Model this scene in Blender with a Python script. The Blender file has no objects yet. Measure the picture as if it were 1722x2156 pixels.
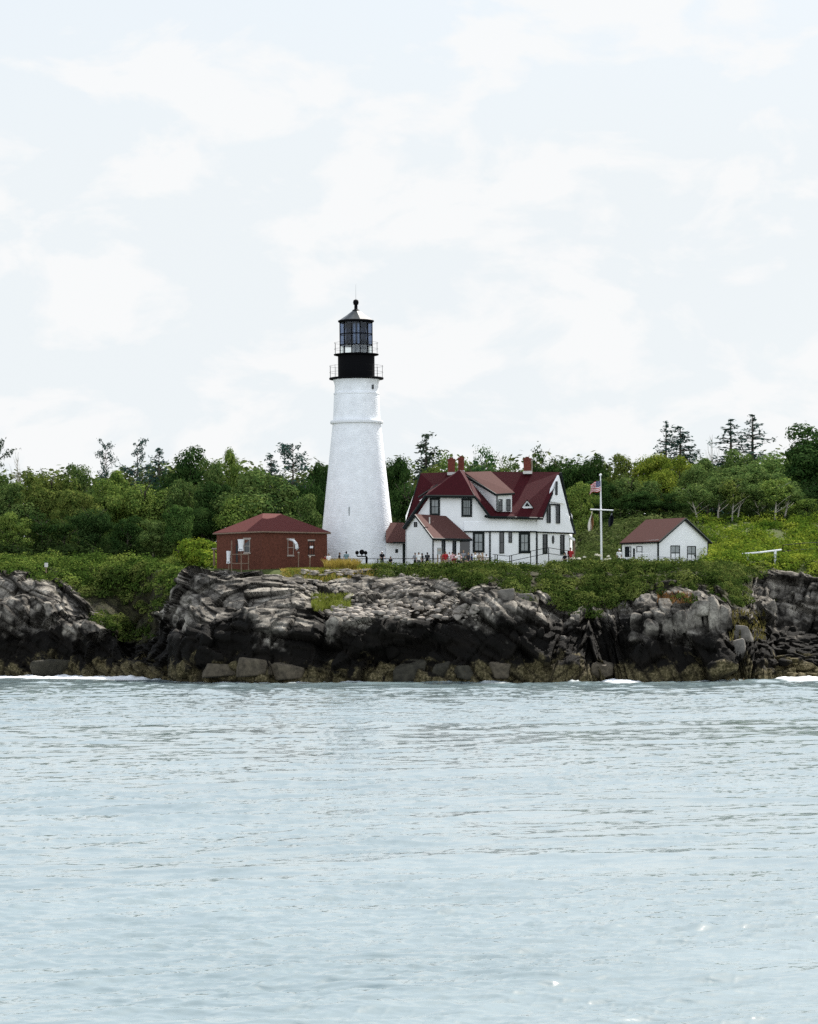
import bpy, bmesh, math, random
import numpy as np
from mathutils import Vector, Matrix
random.seed(7)
RNG = np.random.default_rng(11)
SC = bpy.context.scene
COL = SC.collection
R = math.radians

# ------------------------------------------------------------------ camera
CAMZ, F, CX, HY, ROLL = 5.0, 6630.0, 861.0, 1310.0, R(0.4)
cam = bpy.data.cameras.new('camera'); camo = bpy.data.objects.new('camera', cam); COL.objects.link(camo)
cam.sensor_fit = 'VERTICAL'; cam.sensor_height = 36; cam.sensor_width = 36
cam.lens = 36 * F / 2156
cam.shift_y = (HY - 1078) / 2156
cam.clip_start = 0.5; cam.clip_end = 30000
camo.matrix_world = Matrix.Translation((0, 0, CAMZ)) @ Matrix.Rotation(R(90), 4, 'X') @ Matrix.Rotation(-ROLL, 4, 'Z')
SC.camera = camo
ca, sa = math.cos(ROLL), math.sin(ROLL)

def P(px, py, Y):
    dx, dy = px - CX, HY - py
    return Vector(((dx * ca + dy * sa) / F * Y, Y, CAMZ + (-dx * sa + dy * ca) / F * Y))
def PX(px, Y, z):            # world x for a pixel column at depth Y and height z
    dyp = (z - CAMZ) / Y * F
    dx = (px - CX + 0.0)
    dy = (dyp + dx * sa) / ca
    return (dx * ca + dy * sa) / F * Y
def h3(zx, zy): return 802.2 + .2532 * zx, 924.2 + .2532 * zy
def h2(zx, zy): return 436 + .18229 * zx, 1028.9 + .18229 * zy
def h7(zx, zy): return 1290.4 + .1519 * zx, 1072.4 + .1519 * zy

# ------------------------------------------------------------------ world and sun
SUN_EL = 46.0
SUN_AZ = (0.55, 0.83)          # ground direction towards the sun
sv = Vector((SUN_AZ[0], SUN_AZ[1], 0)).normalized() * math.cos(R(SUN_EL)); sv.z = math.sin(R(SUN_EL))
world = bpy.data.worlds.new("World"); SC.world = world; world.use_nodes = True
nt = world.node_tree; N = nt.nodes; L = nt.links; N.clear()
out = N.new('ShaderNodeOutputWorld'); bg = N.new('ShaderNodeBackground'); L.new(bg.outputs[0], out.inputs[0])
sky = N.new('ShaderNodeTexSky'); sky.sky_type = 'NISHITA'; sky.sun_disc = False
sky.sun_elevation = R(SUN_EL); sky.sun_rotation = math.atan2(SUN_AZ[0], SUN_AZ[1])
sky.air_density = 1.0; sky.dust_density = 2.0; sky.ozone_density = 1.5
tc = N.new('ShaderNodeTexCoord')
sep = N.new('ShaderNodeSeparateXYZ'); L.new(tc.outputs['Generated'], sep.inputs[0])
mp = N.new('ShaderNodeMapping'); mp.inputs['Scale'].default_value = (1, 1, 1.9); mp.inputs['Location'].default_value = (3.1, 1.7, .4); L.new(tc.outputs['Generated'], mp.inputs[0])
def noise(nodes, scale, detail=6, rough=.55, dist=0.0):
    n = nodes.new('ShaderNodeTexNoise'); n.inputs['Scale'].default_value = scale
    n.inputs['Detail'].default_value = detail; n.inputs['Roughness'].default_value = rough
    n.inputs['Distortion'].default_value = dist; return n
def ramp(nodes, stops, interp='LINEAR'):
    r = nodes.new('ShaderNodeValToRGB'); r.color_ramp.interpolation = interp
    e = r.color_ramp.elements
    while len(e) < len(stops): e.new(0.5)
    for k, (p, c) in enumerate(stops):
        e[k].position = p; e[k].color = (c, c, c, 1) if isinstance(c, (int, float)) else (*c, 1)
    return r
n1 = noise(N, 19.0, 8, .55, .35); L.new(mp.outputs[0], n1.inputs['Vector'])
puff = ramp(N, [(.50, 0.0), (.575, 1.0)]); L.new(n1.outputs['Fac'], puff.inputs[0])
# how much of the blue is veiled by thin high cloud: nearly all near the horizon, less overhead
veil = ramp(N, [(0.0, .98), (.14, .94), (.22, .8), (.42, .55), (1.0, .42)]); L.new(sep.outputs['Z'], veil.inputs[0])
n2 = noise(N, 2.6, 4, .5, .3); L.new(mp.outputs[0], n2.inputs['Vector'])
vmul = N.new('ShaderNodeMath'); vmul.operation = 'MULTIPLY_ADD'; L.new(n2.outputs['Fac'], vmul.inputs[0])
vmul.inputs[1].default_value = .24; vmul.inputs[2].default_value = -.12
vadd = N.new('ShaderNodeMath'); vadd.operation = 'ADD'; vadd.use_clamp = True
L.new(vmul.outputs[0], vadd.inputs[0]); L.new(veil.outputs[0], vadd.inputs[1])
mixA = N.new('ShaderNodeMixRGB'); L.new(vadd.outputs[0], mixA.inputs[0]); L.new(sky.outputs[0], mixA.inputs[1])
CLOUD_LO = (5.36, 5.66, 5.84); CLOUD_HI = (5.98, 6.02, 6.04)
mixA.inputs[2].default_value = (*CLOUD_LO, 1)
mixB = N.new('ShaderNodeMixRGB'); L.new(puff.outputs[0], mixB.inputs[0]); L.new(mixA.outputs[0], mixB.inputs[1])
mixB.inputs[2].default_value = (*CLOUD_HI, 1)
# the puffs are scattered through the lower sky and fade out overhead
pf = N.new('ShaderNodeMath'); pf.operation = 'MULTIPLY'; L.new(puff.outputs[0], pf.inputs[0])
pr = ramp(N, [(0.0, .9), (.2, .8), (.45, .35), (1, .2)]); L.new(sep.outputs['Z'], pr.inputs[0]); L.new(pr.outputs[0], pf.inputs[1])
L.new(pf.outputs[0], mixB.inputs[0])
# unseen sky behind the camera, brightened as added fill for the seaward fronts
rear = N.new('ShaderNodeMapRange'); L.new(sep.outputs['Y'], rear.inputs[0]); rear.interpolation_type = 'SMOOTHSTEP'
rear.inputs[1].default_value = .1; rear.inputs[2].default_value = -.7; rear.inputs[3].default_value = 1.0; rear.inputs[4].default_value = 1.72
gain = N.new('ShaderNodeMixRGB'); gain.blend_type = 'MULTIPLY'; gain.inputs[0].default_value = 1
L.new(mixB.outputs[0], gain.inputs[1]); L.new(rear.outputs[0], gain.inputs[2])
below = N.new('ShaderNodeMapRange'); L.new(sep.outputs['Z'], below.inputs[0]); below.inputs[1].default_value = -.06; below.inputs[2].default_value = -.03
dark = N.new('ShaderNodeMixRGB'); dark.blend_type = 'MULTIPLY'; dark.inputs[0].default_value = 1
L.new(gain.outputs[0], dark.inputs[1]); L.new(below.outputs[0], dark.inputs[2])
L.new(dark.outputs[0], bg.inputs[0]); bg.inputs[1].default_value = 0.1
sun = bpy.data.lights.new('sun', 'SUN'); sun.energy = 5.0; sun.angle = R(.6); sun.color = (1, .955, .88)
suno = bpy.data.objects.new('sun', sun); COL.objects.link(suno)
suno.rotation_euler = sv.to_track_quat('Z', 'Y').to_euler()
vs = SC.view_settings; vs.view_transform = 'Standard'; vs.look = 'None'; vs.exposure = 0.68; vs.gamma = 1
SC.display_settings.display_device = 'sRGB'
SC.cycles.max_bounces = 8; SC.cycles.transparent_max_bounces = 12
SC.cycles.use_denoising = False

# ------------------------------------------------------------------ materials
MATS = {}
def mat(name, col, rough=.7, spec=.3, metal=0.0, var=0.0, vscale=3.0, bump=0.0, bscale=8.0, objcol=False):
    m = bpy.data.materials.new(name); m.use_nodes = True; MATS[name] = m
    n = m.node_tree.nodes; l = m.node_tree.links; b = n['Principled BSDF']
    b.inputs['Roughness'].default_value = rough; b.inputs['Metallic'].default_value = metal
    b.inputs['Specular IOR Level'].default_value = spec
    b.inputs['Base Color'].default_value = (*col, 1)
    geo = n.new('ShaderNodeNewGeometry')
    src = None
    if objcol:
        oi = n.new('ShaderNodeObjectInfo'); src = oi.outputs['Color']
    if var:
        t = noise(n, vscale, 6, .6); l.new(geo.outputs['Position'], t.inputs['Vector'])
        mr = n.new('ShaderNodeMapRange'); l.new(t.outputs['Fac'], mr.inputs[0])
        mr.inputs[1].default_value = .3; mr.inputs[2].default_value = .7
        mr.inputs[3].default_value = 1 - var; mr.inputs[4].default_value = 1 + var
        mx = n.new('ShaderNodeMixRGB'); mx.blend_type = 'MULTIPLY'; mx.inputs[0].default_value = 1
        if src: l.new(src, mx.inputs[1])
        else: mx.inputs[1].default_value = (*col, 1)
        l.new(mr.outputs[0], mx.inputs[2]); src = mx.outputs[0]
    if src: l.new(src, b.inputs['Base Color'])
    if bump:
        t2 = noise(n, bscale, 5, .6); l.new(geo.outputs['Position'], t2.inputs['Vector'])
        bp = n.new('ShaderNodeBump'); bp.inputs['Strength'].default_value = bump; bp.inputs['Distance'].default_value = .1
        l.new(t2.outputs['Fac'], bp.inputs['Height']); l.new(bp.outputs[0], b.inputs['Normal'])
    return m

def boards(m, axis_scale=(0, 0, 1), period=.14, strength=.25, dark=.85):
    """horizontal board or course lines on an existing material"""
    n = m.node_tree.nodes; l = m.node_tree.links; b = n['Principled BSDF']
    geo = n.new('ShaderNodeNewGeometry'); sp = n.new('ShaderNodeSeparateXYZ'); l.new(geo.outputs['Position'], sp.inputs[0])
    d = n.new('ShaderNodeMath'); d.operation = 'DIVIDE'; l.new(sp.outputs['Z'], d.inputs[0]); d.inputs[1].default_value = period
    fr = n.new('ShaderNodeMath'); fr.operation = 'FRACT'; l.new(d.outputs[0], fr.inputs[0])
    rp = ramp(n, [(0, dark), (.16, 1.0), (1, 1.0)]); l.new(fr.outputs[0], rp.inputs[0])
    mx = n.new('ShaderNodeMixRGB'); mx.blend_type = 'MULTIPLY'; mx.inputs[0].default_value = 1
    if b.inputs['Base Color'].links:
        l.new(b.inputs['Base Color'].links[0].from_socket, mx.inputs[1])
    else: mx.inputs[1].default_value = b.inputs['Base Color'].default_value
    l.new(rp.outputs[0], mx.inputs[2]); l.new(mx.outputs[0], b.inputs['Base Color'])

mat('white_clapboard', (.90, .905, .91), .6, .3, var=.04, vscale=1.3); boards(MATS['white_clapboard'], period=.16, dark=.92)
mat('white_masonry', (.86, .87, .885), .7, .25, var=.09, vscale=1.4, bump=.7, bscale=3.4)
_m = MATS['white_masonry'].node_tree; _b = [x for x in _m.nodes if x.type == 'BUMP'][0]; _t = _b.inputs['Height'].links[0].from_node
_mp = _m.nodes.new('ShaderNodeMapping'); _mp.inputs['Scale'].default_value = (1, 1, 2.2); _m.links.new(_t.inputs['Vector'].links[0].from_socket, _mp.inputs[0]); _m.links.new(_mp.outputs[0], _t.inputs['Vector'])
mat('white_paint', (.78, .79, .80), .5, .3, var=.03)
mat('black_trim', (.006, .011, .011), .5, .15)
mat('black_iron', (.0035, .0035, .0045), .7, .06)
mat('lantern_copper', (.03, .036, .036), .34, .6, var=.4, vscale=5)
mat('red_shingle', (.050, .007, .010), .85, .12, var=.30, vscale=9, bump=.3, bscale=14); boards(MATS['red_shingle'], period=.13, dark=.8)
mat('hut_shingle', (.10, .025, .022), .85, .12, var=.25, vscale=10); boards(MATS['hut_shingle'], period=.12, dark=.82)
mat('shed_shingle', (.068, .024, .020), .85, .12, var=.22, vscale=9); boards(MATS['shed_shingle'], period=.12, dark=.84)
mat('sunlit_shingle', (.095, .043, .037), .85, .12, var=.2, vscale=9); boards(MATS['sunlit_shingle'], period=.12, dark=.84)  # same roof shingle with sunlight painted in, for dormer, annex and passage
mat('brick', (.118, .042, .027), .85, .15, var=.32, vscale=5.5, bump=.4, bscale=12); boards(MATS['brick'], period=.085, dark=.82)
mat('chimney_brick', (.14, .04, .028), .85, .15, var=.3, vscale=7)
mat('stone_trim', (.36, .31, .27), .8, .2, var=.15)
mat('concrete', (.26, .24, .20), .85, .15, var=.25, vscale=3)
mat('flashing', (.55, .53, .5), .5, .4, var=.1)
mat('weathered_wood', (.20, .14, .10), .8, .2, var=.3, vscale=5)
mat('grey_panel', (.32, .34, .34), .7, .2, var=.15)
mat('skin', (.42, .26, .19), .6, .3)
mat('eye', (.02, .015, .012), .3, .5)
mat('cloth', (.5, .5, .5), .8, .1, objcol=True)
mat('bark', (.09, .075, .06), .9, .1, var=.35, vscale=6)
mat('birch_bark', (.40, .37, .32), .8, .15, var=.35, vscale=4)
mat('foam', (.86, .88, .89), .7, .3, var=.08)
mat('window_glass', (.09, .12, .125), .06, .8, var=.5, vscale=1.4)
mat('dark_glass', (.012, .016, .02), .08, .6)
mat('lens_glass', (.012, .02, .045), .12, .5, var=.6, vscale=3)
mat('glint_white', (.8, .82, .85), .15, .6, var=.3, vscale=3)  # pale colour standing in for bright light on the lens
def glass_mat(name, tint, alpha, refl):
    m = bpy.data.materials.new(name); m.use_nodes = True; MATS[name] = m
    n = m.node_tree.nodes; l = m.node_tree.links; n.clear()
    o = n.new('ShaderNodeOutputMaterial'); t = n.new('ShaderNodeBsdfTransparent'); t.inputs[0].default_value = (*tint, 1)
    g = n.new('ShaderNodeBsdfGlossy'); g.inputs['Roughness'].default_value = .05; g.inputs[0].default_value = (.9, .95, 1, 1)
    mx = n.new('ShaderNodeMixShader'); mx.inputs[0].default_value = refl
    l.new(t.outputs[0], mx.inputs[1]); l.new(g.outputs[0], mx.inputs[2]); l.new(mx.outputs[0], o.inputs[0]); return m
glass_mat('lantern_glass', (.60, .64, .71), 1, .02)
glass_mat('clear_glass', (.93, .95, .95), 1, .05)

def leaf_mat(name, c1, c2, c3, transl=.28, scale=.9, objcol=False):
    m = bpy.data.materials.new(name); m.use_nodes = True; MATS[name] = m
    n = m.node_tree.nodes; l = m.node_tree.links; n.clear()
    o = n.new('ShaderNodeOutputMaterial'); b = n.new('ShaderNodeBsdfPrincipled')
    b.inputs['Roughness'].default_value = .6; b.inputs['Specular IOR Level'].default_value = 0.0
    at = n.new('ShaderNodeAttribute'); at.attribute_name = 'rnd'
    geo = n.new('ShaderNodeNewGeometry'); t = noise(n, scale, 3, .55); l.new(geo.outputs['Position'], t.inputs['Vector'])
    ad = n.new('ShaderNodeMath'); ad.operation = 'MULTIPLY_ADD'; l.new(at.outputs['Fac'], ad.inputs[0]); ad.inputs[1].default_value = .45
    l.new(t.outputs['Fac'], ad.inputs[2])
    rp = ramp(n, [(.42, c1), (.70, c2), (.95, c3)]); l.new(ad.outputs[0], rp.inputs[0])
    src = rp.outputs[0]
    if objcol:
        oi = n.new('ShaderNodeObjectInfo'); mx = n.new('ShaderNodeMixRGB'); mx.blend_type = 'MULTIPLY'; mx.inputs[0].default_value = 1
        l.new(src, mx.inputs[1]); l.new(oi.outputs['Color'], mx.inputs[2]); src = mx.outputs[0]
    l.new(src, b.inputs['Base Color'])
    tr = n.new('ShaderNodeBsdfTranslucent'); l.new(src, tr.inputs[0])
    ms = n.new('ShaderNodeMixShader'); ms.inputs[0].default_value = transl
    l.new(b.outputs[0], ms.inputs[1]); l.new(tr.outputs[0], ms.inputs[2]); l.new(ms.outputs[0], o.inputs[0]); return m
leaf_mat('tree_leaves', (.034, .066, .020), (.070, .115, .033), (.13, .175, .055), transl=.2, objcol=True)
leaf_mat('needles', (.04, .065, .05), (.06, .09, .065), (.09, .12, .085), transl=.12, objcol=True)
leaf_mat('scrub_leaves', (.012, .024, .005), (.052, .083, .018), (.15, .175, .045), transl=.18, scale=.7)
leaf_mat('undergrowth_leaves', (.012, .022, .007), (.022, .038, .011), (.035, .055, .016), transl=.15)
leaf_mat('hill_leaves', (.030, .07, .010), (.115, .175, .020), (.27, .31, .04), transl=.2, scale=.5)
leaf_mat('grey_leaves', (.035, .058, .016), (.075, .105, .03), (.14, .165, .06), transl=.18, scale=.6)
leaf_mat('dry_grass', (.20, .16, .03), (.30, .23, .05), (.40, .30, .09))
leaf_mat('rusty_grass', (.10, .05, .02), (.18, .09, .035), (.26, .15, .06))
leaf_mat('olive_grass', (.06, .055, .018), (.12, .105, .03), (.2, .17, .06))
leaf_mat('fresh_grass', (.10, .13, .025), (.16, .19, .03), (.22, .24, .06))
leaf_mat('headland_leaves', (.022, .048, .010), (.072, .12, .022), (.17, .215, .045), transl=.18, scale=.6)
leaf_mat('white_bloom', (.6, .58, .5), (.7, .68, .6), (.8, .78, .7))

def rock_mat():
    m = bpy.data.materials.new('rock'); m.use_nodes = True; MATS['rock'] = m
    n = m.node_tree.nodes; l = m.node_tree.links; b = n['Principled BSDF']
    b.inputs['Roughness'].default_value = .85; b.inputs['Specular IOR Level'].default_value = .08
    geo = n.new('ShaderNodeNewGeometry')
    t = noise(n, .55, 8, .62, .4); l.new(geo.outputs['Position'], t.inputs['Vector'])
    c1 = ramp(n, [(.30, (.014, .012, .010)), (.43, (.075, .068, .058)), (.54, (.22, .20, .17)), (.67, (.42, .385, .325))]); l.new(t.outputs['Fac'], c1.inputs[0])
    t2 = noise(n, 5.5, 6, .65); l.new(geo.outputs['Position'], t2.inputs['Vector'])
    r2 = ramp(n, [(.32, .55), (.5, 1.0), (.68, 1.3)]); l.new(t2.outputs['Fac'], r2.inputs[0])
    mx = n.new('ShaderNodeMixRGB'); mx.blend_type = 'MULTIPLY'; mx.inputs[0].default_value = 1
    l.new(c1.outputs[0], mx.inputs[1]); l.new(r2.outputs[0], mx.inputs[2])
    # tidal zones: olive weed and barnacles at the water, black lichen band above, bare rock over that
    sp = n.new('ShaderNodeSeparateXYZ'); l.new(geo.outputs['Position'], sp.inputs[0])
    t3 = noise(n, .22, 5, .6, .3); l.new(geo.outputs['Position'], t3.inputs['Vector'])
    za = n.new('ShaderNodeMath'); za.operation = 'MULTIPLY_ADD'; l.new(t3.outputs['Fac'], za.inputs[0]); za.inputs[1].default_value = -12.5
    l.new(sp.outputs['Z'], za.inputs[2])              # z - 6.5*noise   (about z - 3.25)
    z2 = n.new('ShaderNodeMath'); z2.operation = 'MULTIPLY_ADD'; l.new(t2.outputs['Fac'], z2.inputs[0]); z2.inputs[1].default_value = -1.6
    l.new(za.outputs[0], z2.inputs[2])
    mr = n.new('ShaderNodeMapRange'); mr.interpolation_type = 'SMOOTHSTEP'; l.new(z2.outputs[0], mr.inputs[0])
    mr.inputs[1].default_value = -2.75; mr.inputs[2].default_value = -1.0; mr.inputs[3].default_value = 1; mr.inputs[4].default_value = 0
    mk = n.new('ShaderNodeMixRGB'); l.new(mr.outputs[0], mk.inputs[0]); l.new(mx.outputs[0], mk.inputs[1]); mk.inputs[2].default_value = (.0065, .0058, .0048, 1)
    t4 = noise(n, .5, 5, .6, .3); l.new(geo.outputs['Position'], t4.inputs['Vector'])
    zb = n.new('ShaderNodeMath'); zb.operation = 'MULTIPLY_ADD'; l.new(t4.outputs['Fac'], zb.inputs[0]); zb.inputs[1].default_value = -7.5
    l.new(sp.outputs['Z'], zb.inputs[2])
    mr2 = n.new('ShaderNodeMapRange'); mr2.interpolation_type = 'SMOOTHSTEP'; l.new(zb.outputs[0], mr2.inputs[0])
    mr2.inputs[1].default_value = -2.9; mr2.inputs[2].default_value = -2.1; mr2.inputs[3].default_value = 1; mr2.inputs[4].default_value = 0
    c4 = ramp(n, [(.35, (.03, .026, .011)), (.53, (.10, .084, .042)), (.68, (.24, .195, .115))]); l.new(t2.outputs['Fac'], c4.inputs[0])
    mo = n.new('ShaderNodeMixRGB'); l.new(mr2.outputs[0], mo.inputs[0]); l.new(mk.outputs[0], mo.inputs[1]); l.new(c4.outputs[0], mo.inputs[2])
    # soil and turf where the veg attribute says so; dark cracks from the crack attribute (lichen and soil in them)
    av = n.new('ShaderNodeAttribute'); av.attribute_name = 'veg'
    cs = ramp(n, [(.35, (.012, .014, .006)), (.5, (.028, .03, .012)), (.68, (.085, .07, .036))]); l.new(t2.outputs['Fac'], cs.inputs[0])
    mv = n.new('ShaderNodeMixRGB'); l.new(av.outputs['Fac'], mv.inputs[0]); l.new(mo.outputs[0], mv.inputs[1]); l.new(cs.outputs[0], mv.inputs[2])
    ac = n.new('ShaderNodeAttribute'); ac.attribute_name = 'crack'
    ck = n.new('ShaderNodeMath'); ck.operation = 'MULTIPLY'; l.new(ac.outputs['Fac'], ck.inputs[0]); ck.inputs[1].default_value = .8
    mc = n.new('ShaderNodeMixRGB'); l.new(ck.outputs[0], mc.inputs[0]); l.new(mv.outputs[0], mc.inputs[1]); mc.inputs[2].default_value = (.012, .010, .008, 1)   # black lichen in the joints
    l.new(mc.outputs[0], b.inputs['Base Color'])
    bp = n.new('ShaderNodeBump'); bp.inputs['Strength'].default_value = .8; bp.inputs['Distance'].default_value = .18
    l.new(t2.outputs['Fac'], bp.inputs['Height']); l.new(bp.outputs[0], b.inputs['Normal'])
    return m
rock_mat()
mat('pale_stone', (.27, .24, .205), .8, .2, var=.35, vscale=2.5, bump=.4, bscale=8)
mat('tan_boulder', (.085, .07, .048), .8, .25, var=.5, vscale=2.2, bump=.6, bscale=6)
mat('dark_boulder', (.035, .032, .022), .8, .25, var=.5, vscale=2.2, bump=.6, bscale=6)
mat('grey_boulder', (.14, .127, .11), .8, .25, var=.4, vscale=2.2, bump=.6, bscale=6)
mat('pale_gravel', (.20, .18, .155), .9, .1, var=.3, vscale=3)
mat('turf', (.055, .07, .018), .9, .1, var=.4, vscale=.8, bump=.3, bscale=3)

# ------------------------------------------------------------------ mesh helpers
ORG = {}
def tag(o, label=None, cat=None, group=None, kind=None):
    if label: o['label'] = label
    if cat: o['category'] = cat
    if group: o['group'] = group
    if kind: o['kind'] = kind
    return o
def thing(name, label, cat, loc=(0, 0, 0), group=None):
    o = bpy.data.objects.new(name, None); o.empty_display_size = .3; COL.objects.link(o); o.location = loc
    ORG[o.name] = Vector(loc); return tag(o, label, cat, group)
class MB:
    def __init__(s): s.v = []; s.f = []
    def add(s, vs_, fs):
        k = len(s.v); s.v += [tuple(v) for v in vs_]; s.f += [tuple(k + i for i in f) for f in fs]; return s
    def poly(s, pts): return s.add(pts, [tuple(range(len(pts)))])
    def panel(s, pts, t=.18, dirv=None):
        pts = [Vector(p) for p in pts]
        if dirv is None:
            nrm = Vector((0, 0, 0))
            for i in range(len(pts)):
                a, b = pts[i], pts[(i + 1) % len(pts)]
                nrm += a.cross(b)
            nrm.normalize()
            if nrm.y > 0.02 or (abs(nrm.y) <= .02 and nrm.z < 0): nrm = -nrm
            d = -nrm * t
        else: d = Vector(dirv)
        n = len(pts); back = [p + d for p in pts]
        return s.add(pts + back, [tuple(range(n)), tuple(range(2 * n - 1, n - 1, -1))] + [(i, i + n, (i + 1) % n + n, (i + 1) % n) for i in range(n)])
    def box(s, c, d, rz=0):
        c = Vector(c); x, y, z = [k / 2 for k in d]; rot = Matrix.Rotation(rz, 3, 'Z')
        vs_ = [c + rot @ Vector((sx * x, sy * y, sz * z)) for sx in (-1, 1) for sy in (-1, 1) for sz in (-1, 1)]
        return s.add(vs_, [(0, 1, 3, 2), (4, 6, 7, 5), (0, 4, 5, 1), (2, 3, 7, 6), (0, 2, 6, 4), (1, 5, 7, 3)])
    def tube(s, p0, p1, r0, r1=None, n=8, cap=True):
        p0, p1 = Vector(p0), Vector(p1); r1 = r0 if r1 is None else r1
        d = (p1 - p0).normalized(); a = d.orthogonal().normalized(); b = d.cross(a)
        vs_ = [p + (a * math.cos(2 * math.pi * i / n) + b * math.sin(2 * math.pi * i / n)) * r for p, r in ((p0, r0), (p1, r1)) for i in range(n)]
        fs = [(i, (i + 1) % n, n + (i + 1) % n, n + i) for i in range(n)]
        if cap: fs += [tuple(range(n - 1, -1, -1)), tuple(range(n, 2 * n))]
        return s.add(vs_, fs)
    def chain(s, pts, rs, n=8):
        for i in range(len(pts) - 1): s.tube(pts[i], pts[i + 1], rs[i], rs[i + 1], n)
        return s
    def lathe(s, c, prof, n=48, a0=0.0):
        c = Vector(c); vs_ = []; fs = []
        for (r, z) in prof:
            for i in range(n):
                a = a0 + 2 * math.pi * i / n; vs_.append((c.x + r * math.cos(a), c.y + r * math.sin(a), z))
        for k in range(len(prof) - 1):
            for i in range(n):
                j = (i + 1) % n; fs.append((k * n + i, k * n + j, (k + 1) * n + j, (k + 1) * n + i))
        fs.append(tuple(range(n - 1, -1, -1))); fs.append(tuple((len(prof) - 1) * n + i for i in range(n)))
        return s.add(vs_, fs)
    def ell(s, c, r, n=10, m=7):
        c = Vector(c); r = (r, r, r) if isinstance(r, (int, float)) else r
        vs_ = [c + Vector((0, 0, -r[2]))]; fs = []
        for k in range(1, m):
            t = -math.pi / 2 + math.pi * k / m
            for i in range(n):
                a = 2 * math.pi * i / n; vs_.append(c + Vector((r[0] * math.cos(t) * math.cos(a), r[1] * math.cos(t) * math.sin(a), r[2] * math.sin(t))))
        vs_.append(c + Vector((0, 0, r[2])))
        for i in range(n): fs.append((0, 1 + (i + 1) % n, 1 + i))
        for k in range(m - 2):
            for i in range(n):
                a = 1 + k * n + i; b = 1 + k * n + (i + 1) % n; fs.append((a, b, b + n, a + n))
        top = len(vs_) - 1
        for i in range(n): fs.append((top, 1 + (m - 2) * n + i, 1 + (m - 2) * n + (i + 1) % n))
        return s.add(vs_, fs)
    def build(s, name, m, parent=None, smooth=False, label=None, bevel=0):
        og = ORG[parent.name] if parent else Vector((0, 0, 0))
        me = bpy.data.meshes.new(name); me.from_pydata([(v[0] - og.x, v[1] - og.y, v[2] - og.z) for v in s.v], [], s.f)
        bm = bmesh.new(); bm.from_mesh(me); bmesh.ops.recalc_face_normals(bm, faces=bm.faces); bm.to_mesh(me); bm.free()
        me.materials.append(MATS[m] if isinstance(m, str) else m)
        if smooth:
            me.shade_smooth(); me.set_sharp_from_angle(angle=R(24))
        o = bpy.data.objects.new(name, me); COL.objects.link(o); ORG[o.name] = og
        if parent: o.parent = parent
        if label: o['label'] = label
        return o
def bake(o):   # turn an object with modifiers into plain mesh data
    dg = bpy.context.evaluated_depsgraph_get(); ev = o.evaluated_get(dg)
    me = bpy.data.meshes.new_from_object(ev); o.modifiers.clear(); o.data = me; return o
def np_mesh(name, verts, quads, m, smooth=False, attrs=None, parent=None):
    me = bpy.data.meshes.new(name); nv, nq = len(verts), len(quads)
    me.vertices.add(nv); me.vertices.foreach_set('co', np.asarray(verts, np.float32).ravel())
    k = quads.shape[1]
    me.loops.add(nq * k); me.loops.foreach_set('vertex_index', np.asarray(quads, np.int32).ravel())
    me.polygons.add(nq); me.polygons.foreach_set('loop_start', np.arange(0, nq * k, k, dtype=np.int32))
    me.polygons.foreach_set('loop_total', np.full(nq, k, np.int32))
    me.update(calc_edges=True); me.validate()
    if smooth: me.shade_smooth()
    for an, (dom, arr) in (attrs or {}).items():
        a = me.attributes.new(an, 'FLOAT', dom); a.data.foreach_set('value', np.asarray(arr, np.float32))
    me.materials.append(MATS[m])
    o = bpy.data.objects.new(name, me); COL.objects.link(o); ORG[o.name] = Vector((0, 0, 0))
    if parent: o.parent = parent
    return o

# ------------------------------------------------------------------ noise in numpy
def hsh(ix, iy, iz, s):
    h = (ix.astype(np.int64) * 374761393 + iy.astype(np.int64) * 668265263 + iz.astype(np.int64) * 2147483647 + s * 974634777) & 0xFFFFFFFF
    h = ((h ^ (h >> 13)) * 1274126177) & 0xFFFFFFFF
    h = ((h ^ (h >> 15)) * 2246822519) & 0xFFFFFFFF
    return ((h ^ (h >> 16)) & 0xFFFFFF) / float(0x1000000)
def vnoise(p, s=0):
    i = np.floor(p); f = p - i; f = f * f * (3 - 2 * f); r = 0
    for dx in (0, 1):
        for dy in (0, 1):
            for dz in (0, 1):
                w = (f[:, 0] if dx else 1 - f[:, 0]) * (f[:, 1] if dy else 1 - f[:, 1]) * (f[:, 2] if dz else 1 - f[:, 2])
                r = r + w * hsh(i[:, 0] + dx, i[:, 1] + dy, i[:, 2] + dz, s)
    return r
def fbm(p, oct=4, s=0):
    a, t, r = .5, 0, 0
    for k in range(oct): r = r + a * vnoise(p * 2 ** k, s + k); t += a; a *= .5
    return r / t
def worley(p, s=0):
    i = np.floor(p); n = len(p); F1 = np.full(n, 9.); F2 = np.full(n, 9.); C = np.zeros((n, 3)); H = np.zeros((n, 4))
    for dx in (-1, 0, 1):
        for dy in (-1, 0, 1):
            for dz in (-1, 0, 1):
                cx, cy, cz = i[:, 0] + dx, i[:, 1] + dy, i[:, 2] + dz
                c = np.stack([cx + hsh(cx, cy, cz, s), cy + hsh(cx, cy, cz, s + 1), cz + hsh(cx, cy, cz, s + 2)], 1)
                d = np.linalg.norm(p - c, axis=1); m = d < F1
                F2 = np.where(m, F1, np.minimum(F2, d)); F1 = np.where(m, d, F1)
                C[m] = c[m]
    for k in range(4): H[:, k] = hsh(np.floor(C[:, 0] * 977), np.floor(C[:, 1] * 977), np.floor(C[:, 2] * 977), s + 5 + k)
    return F1, F2, C, H
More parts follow.
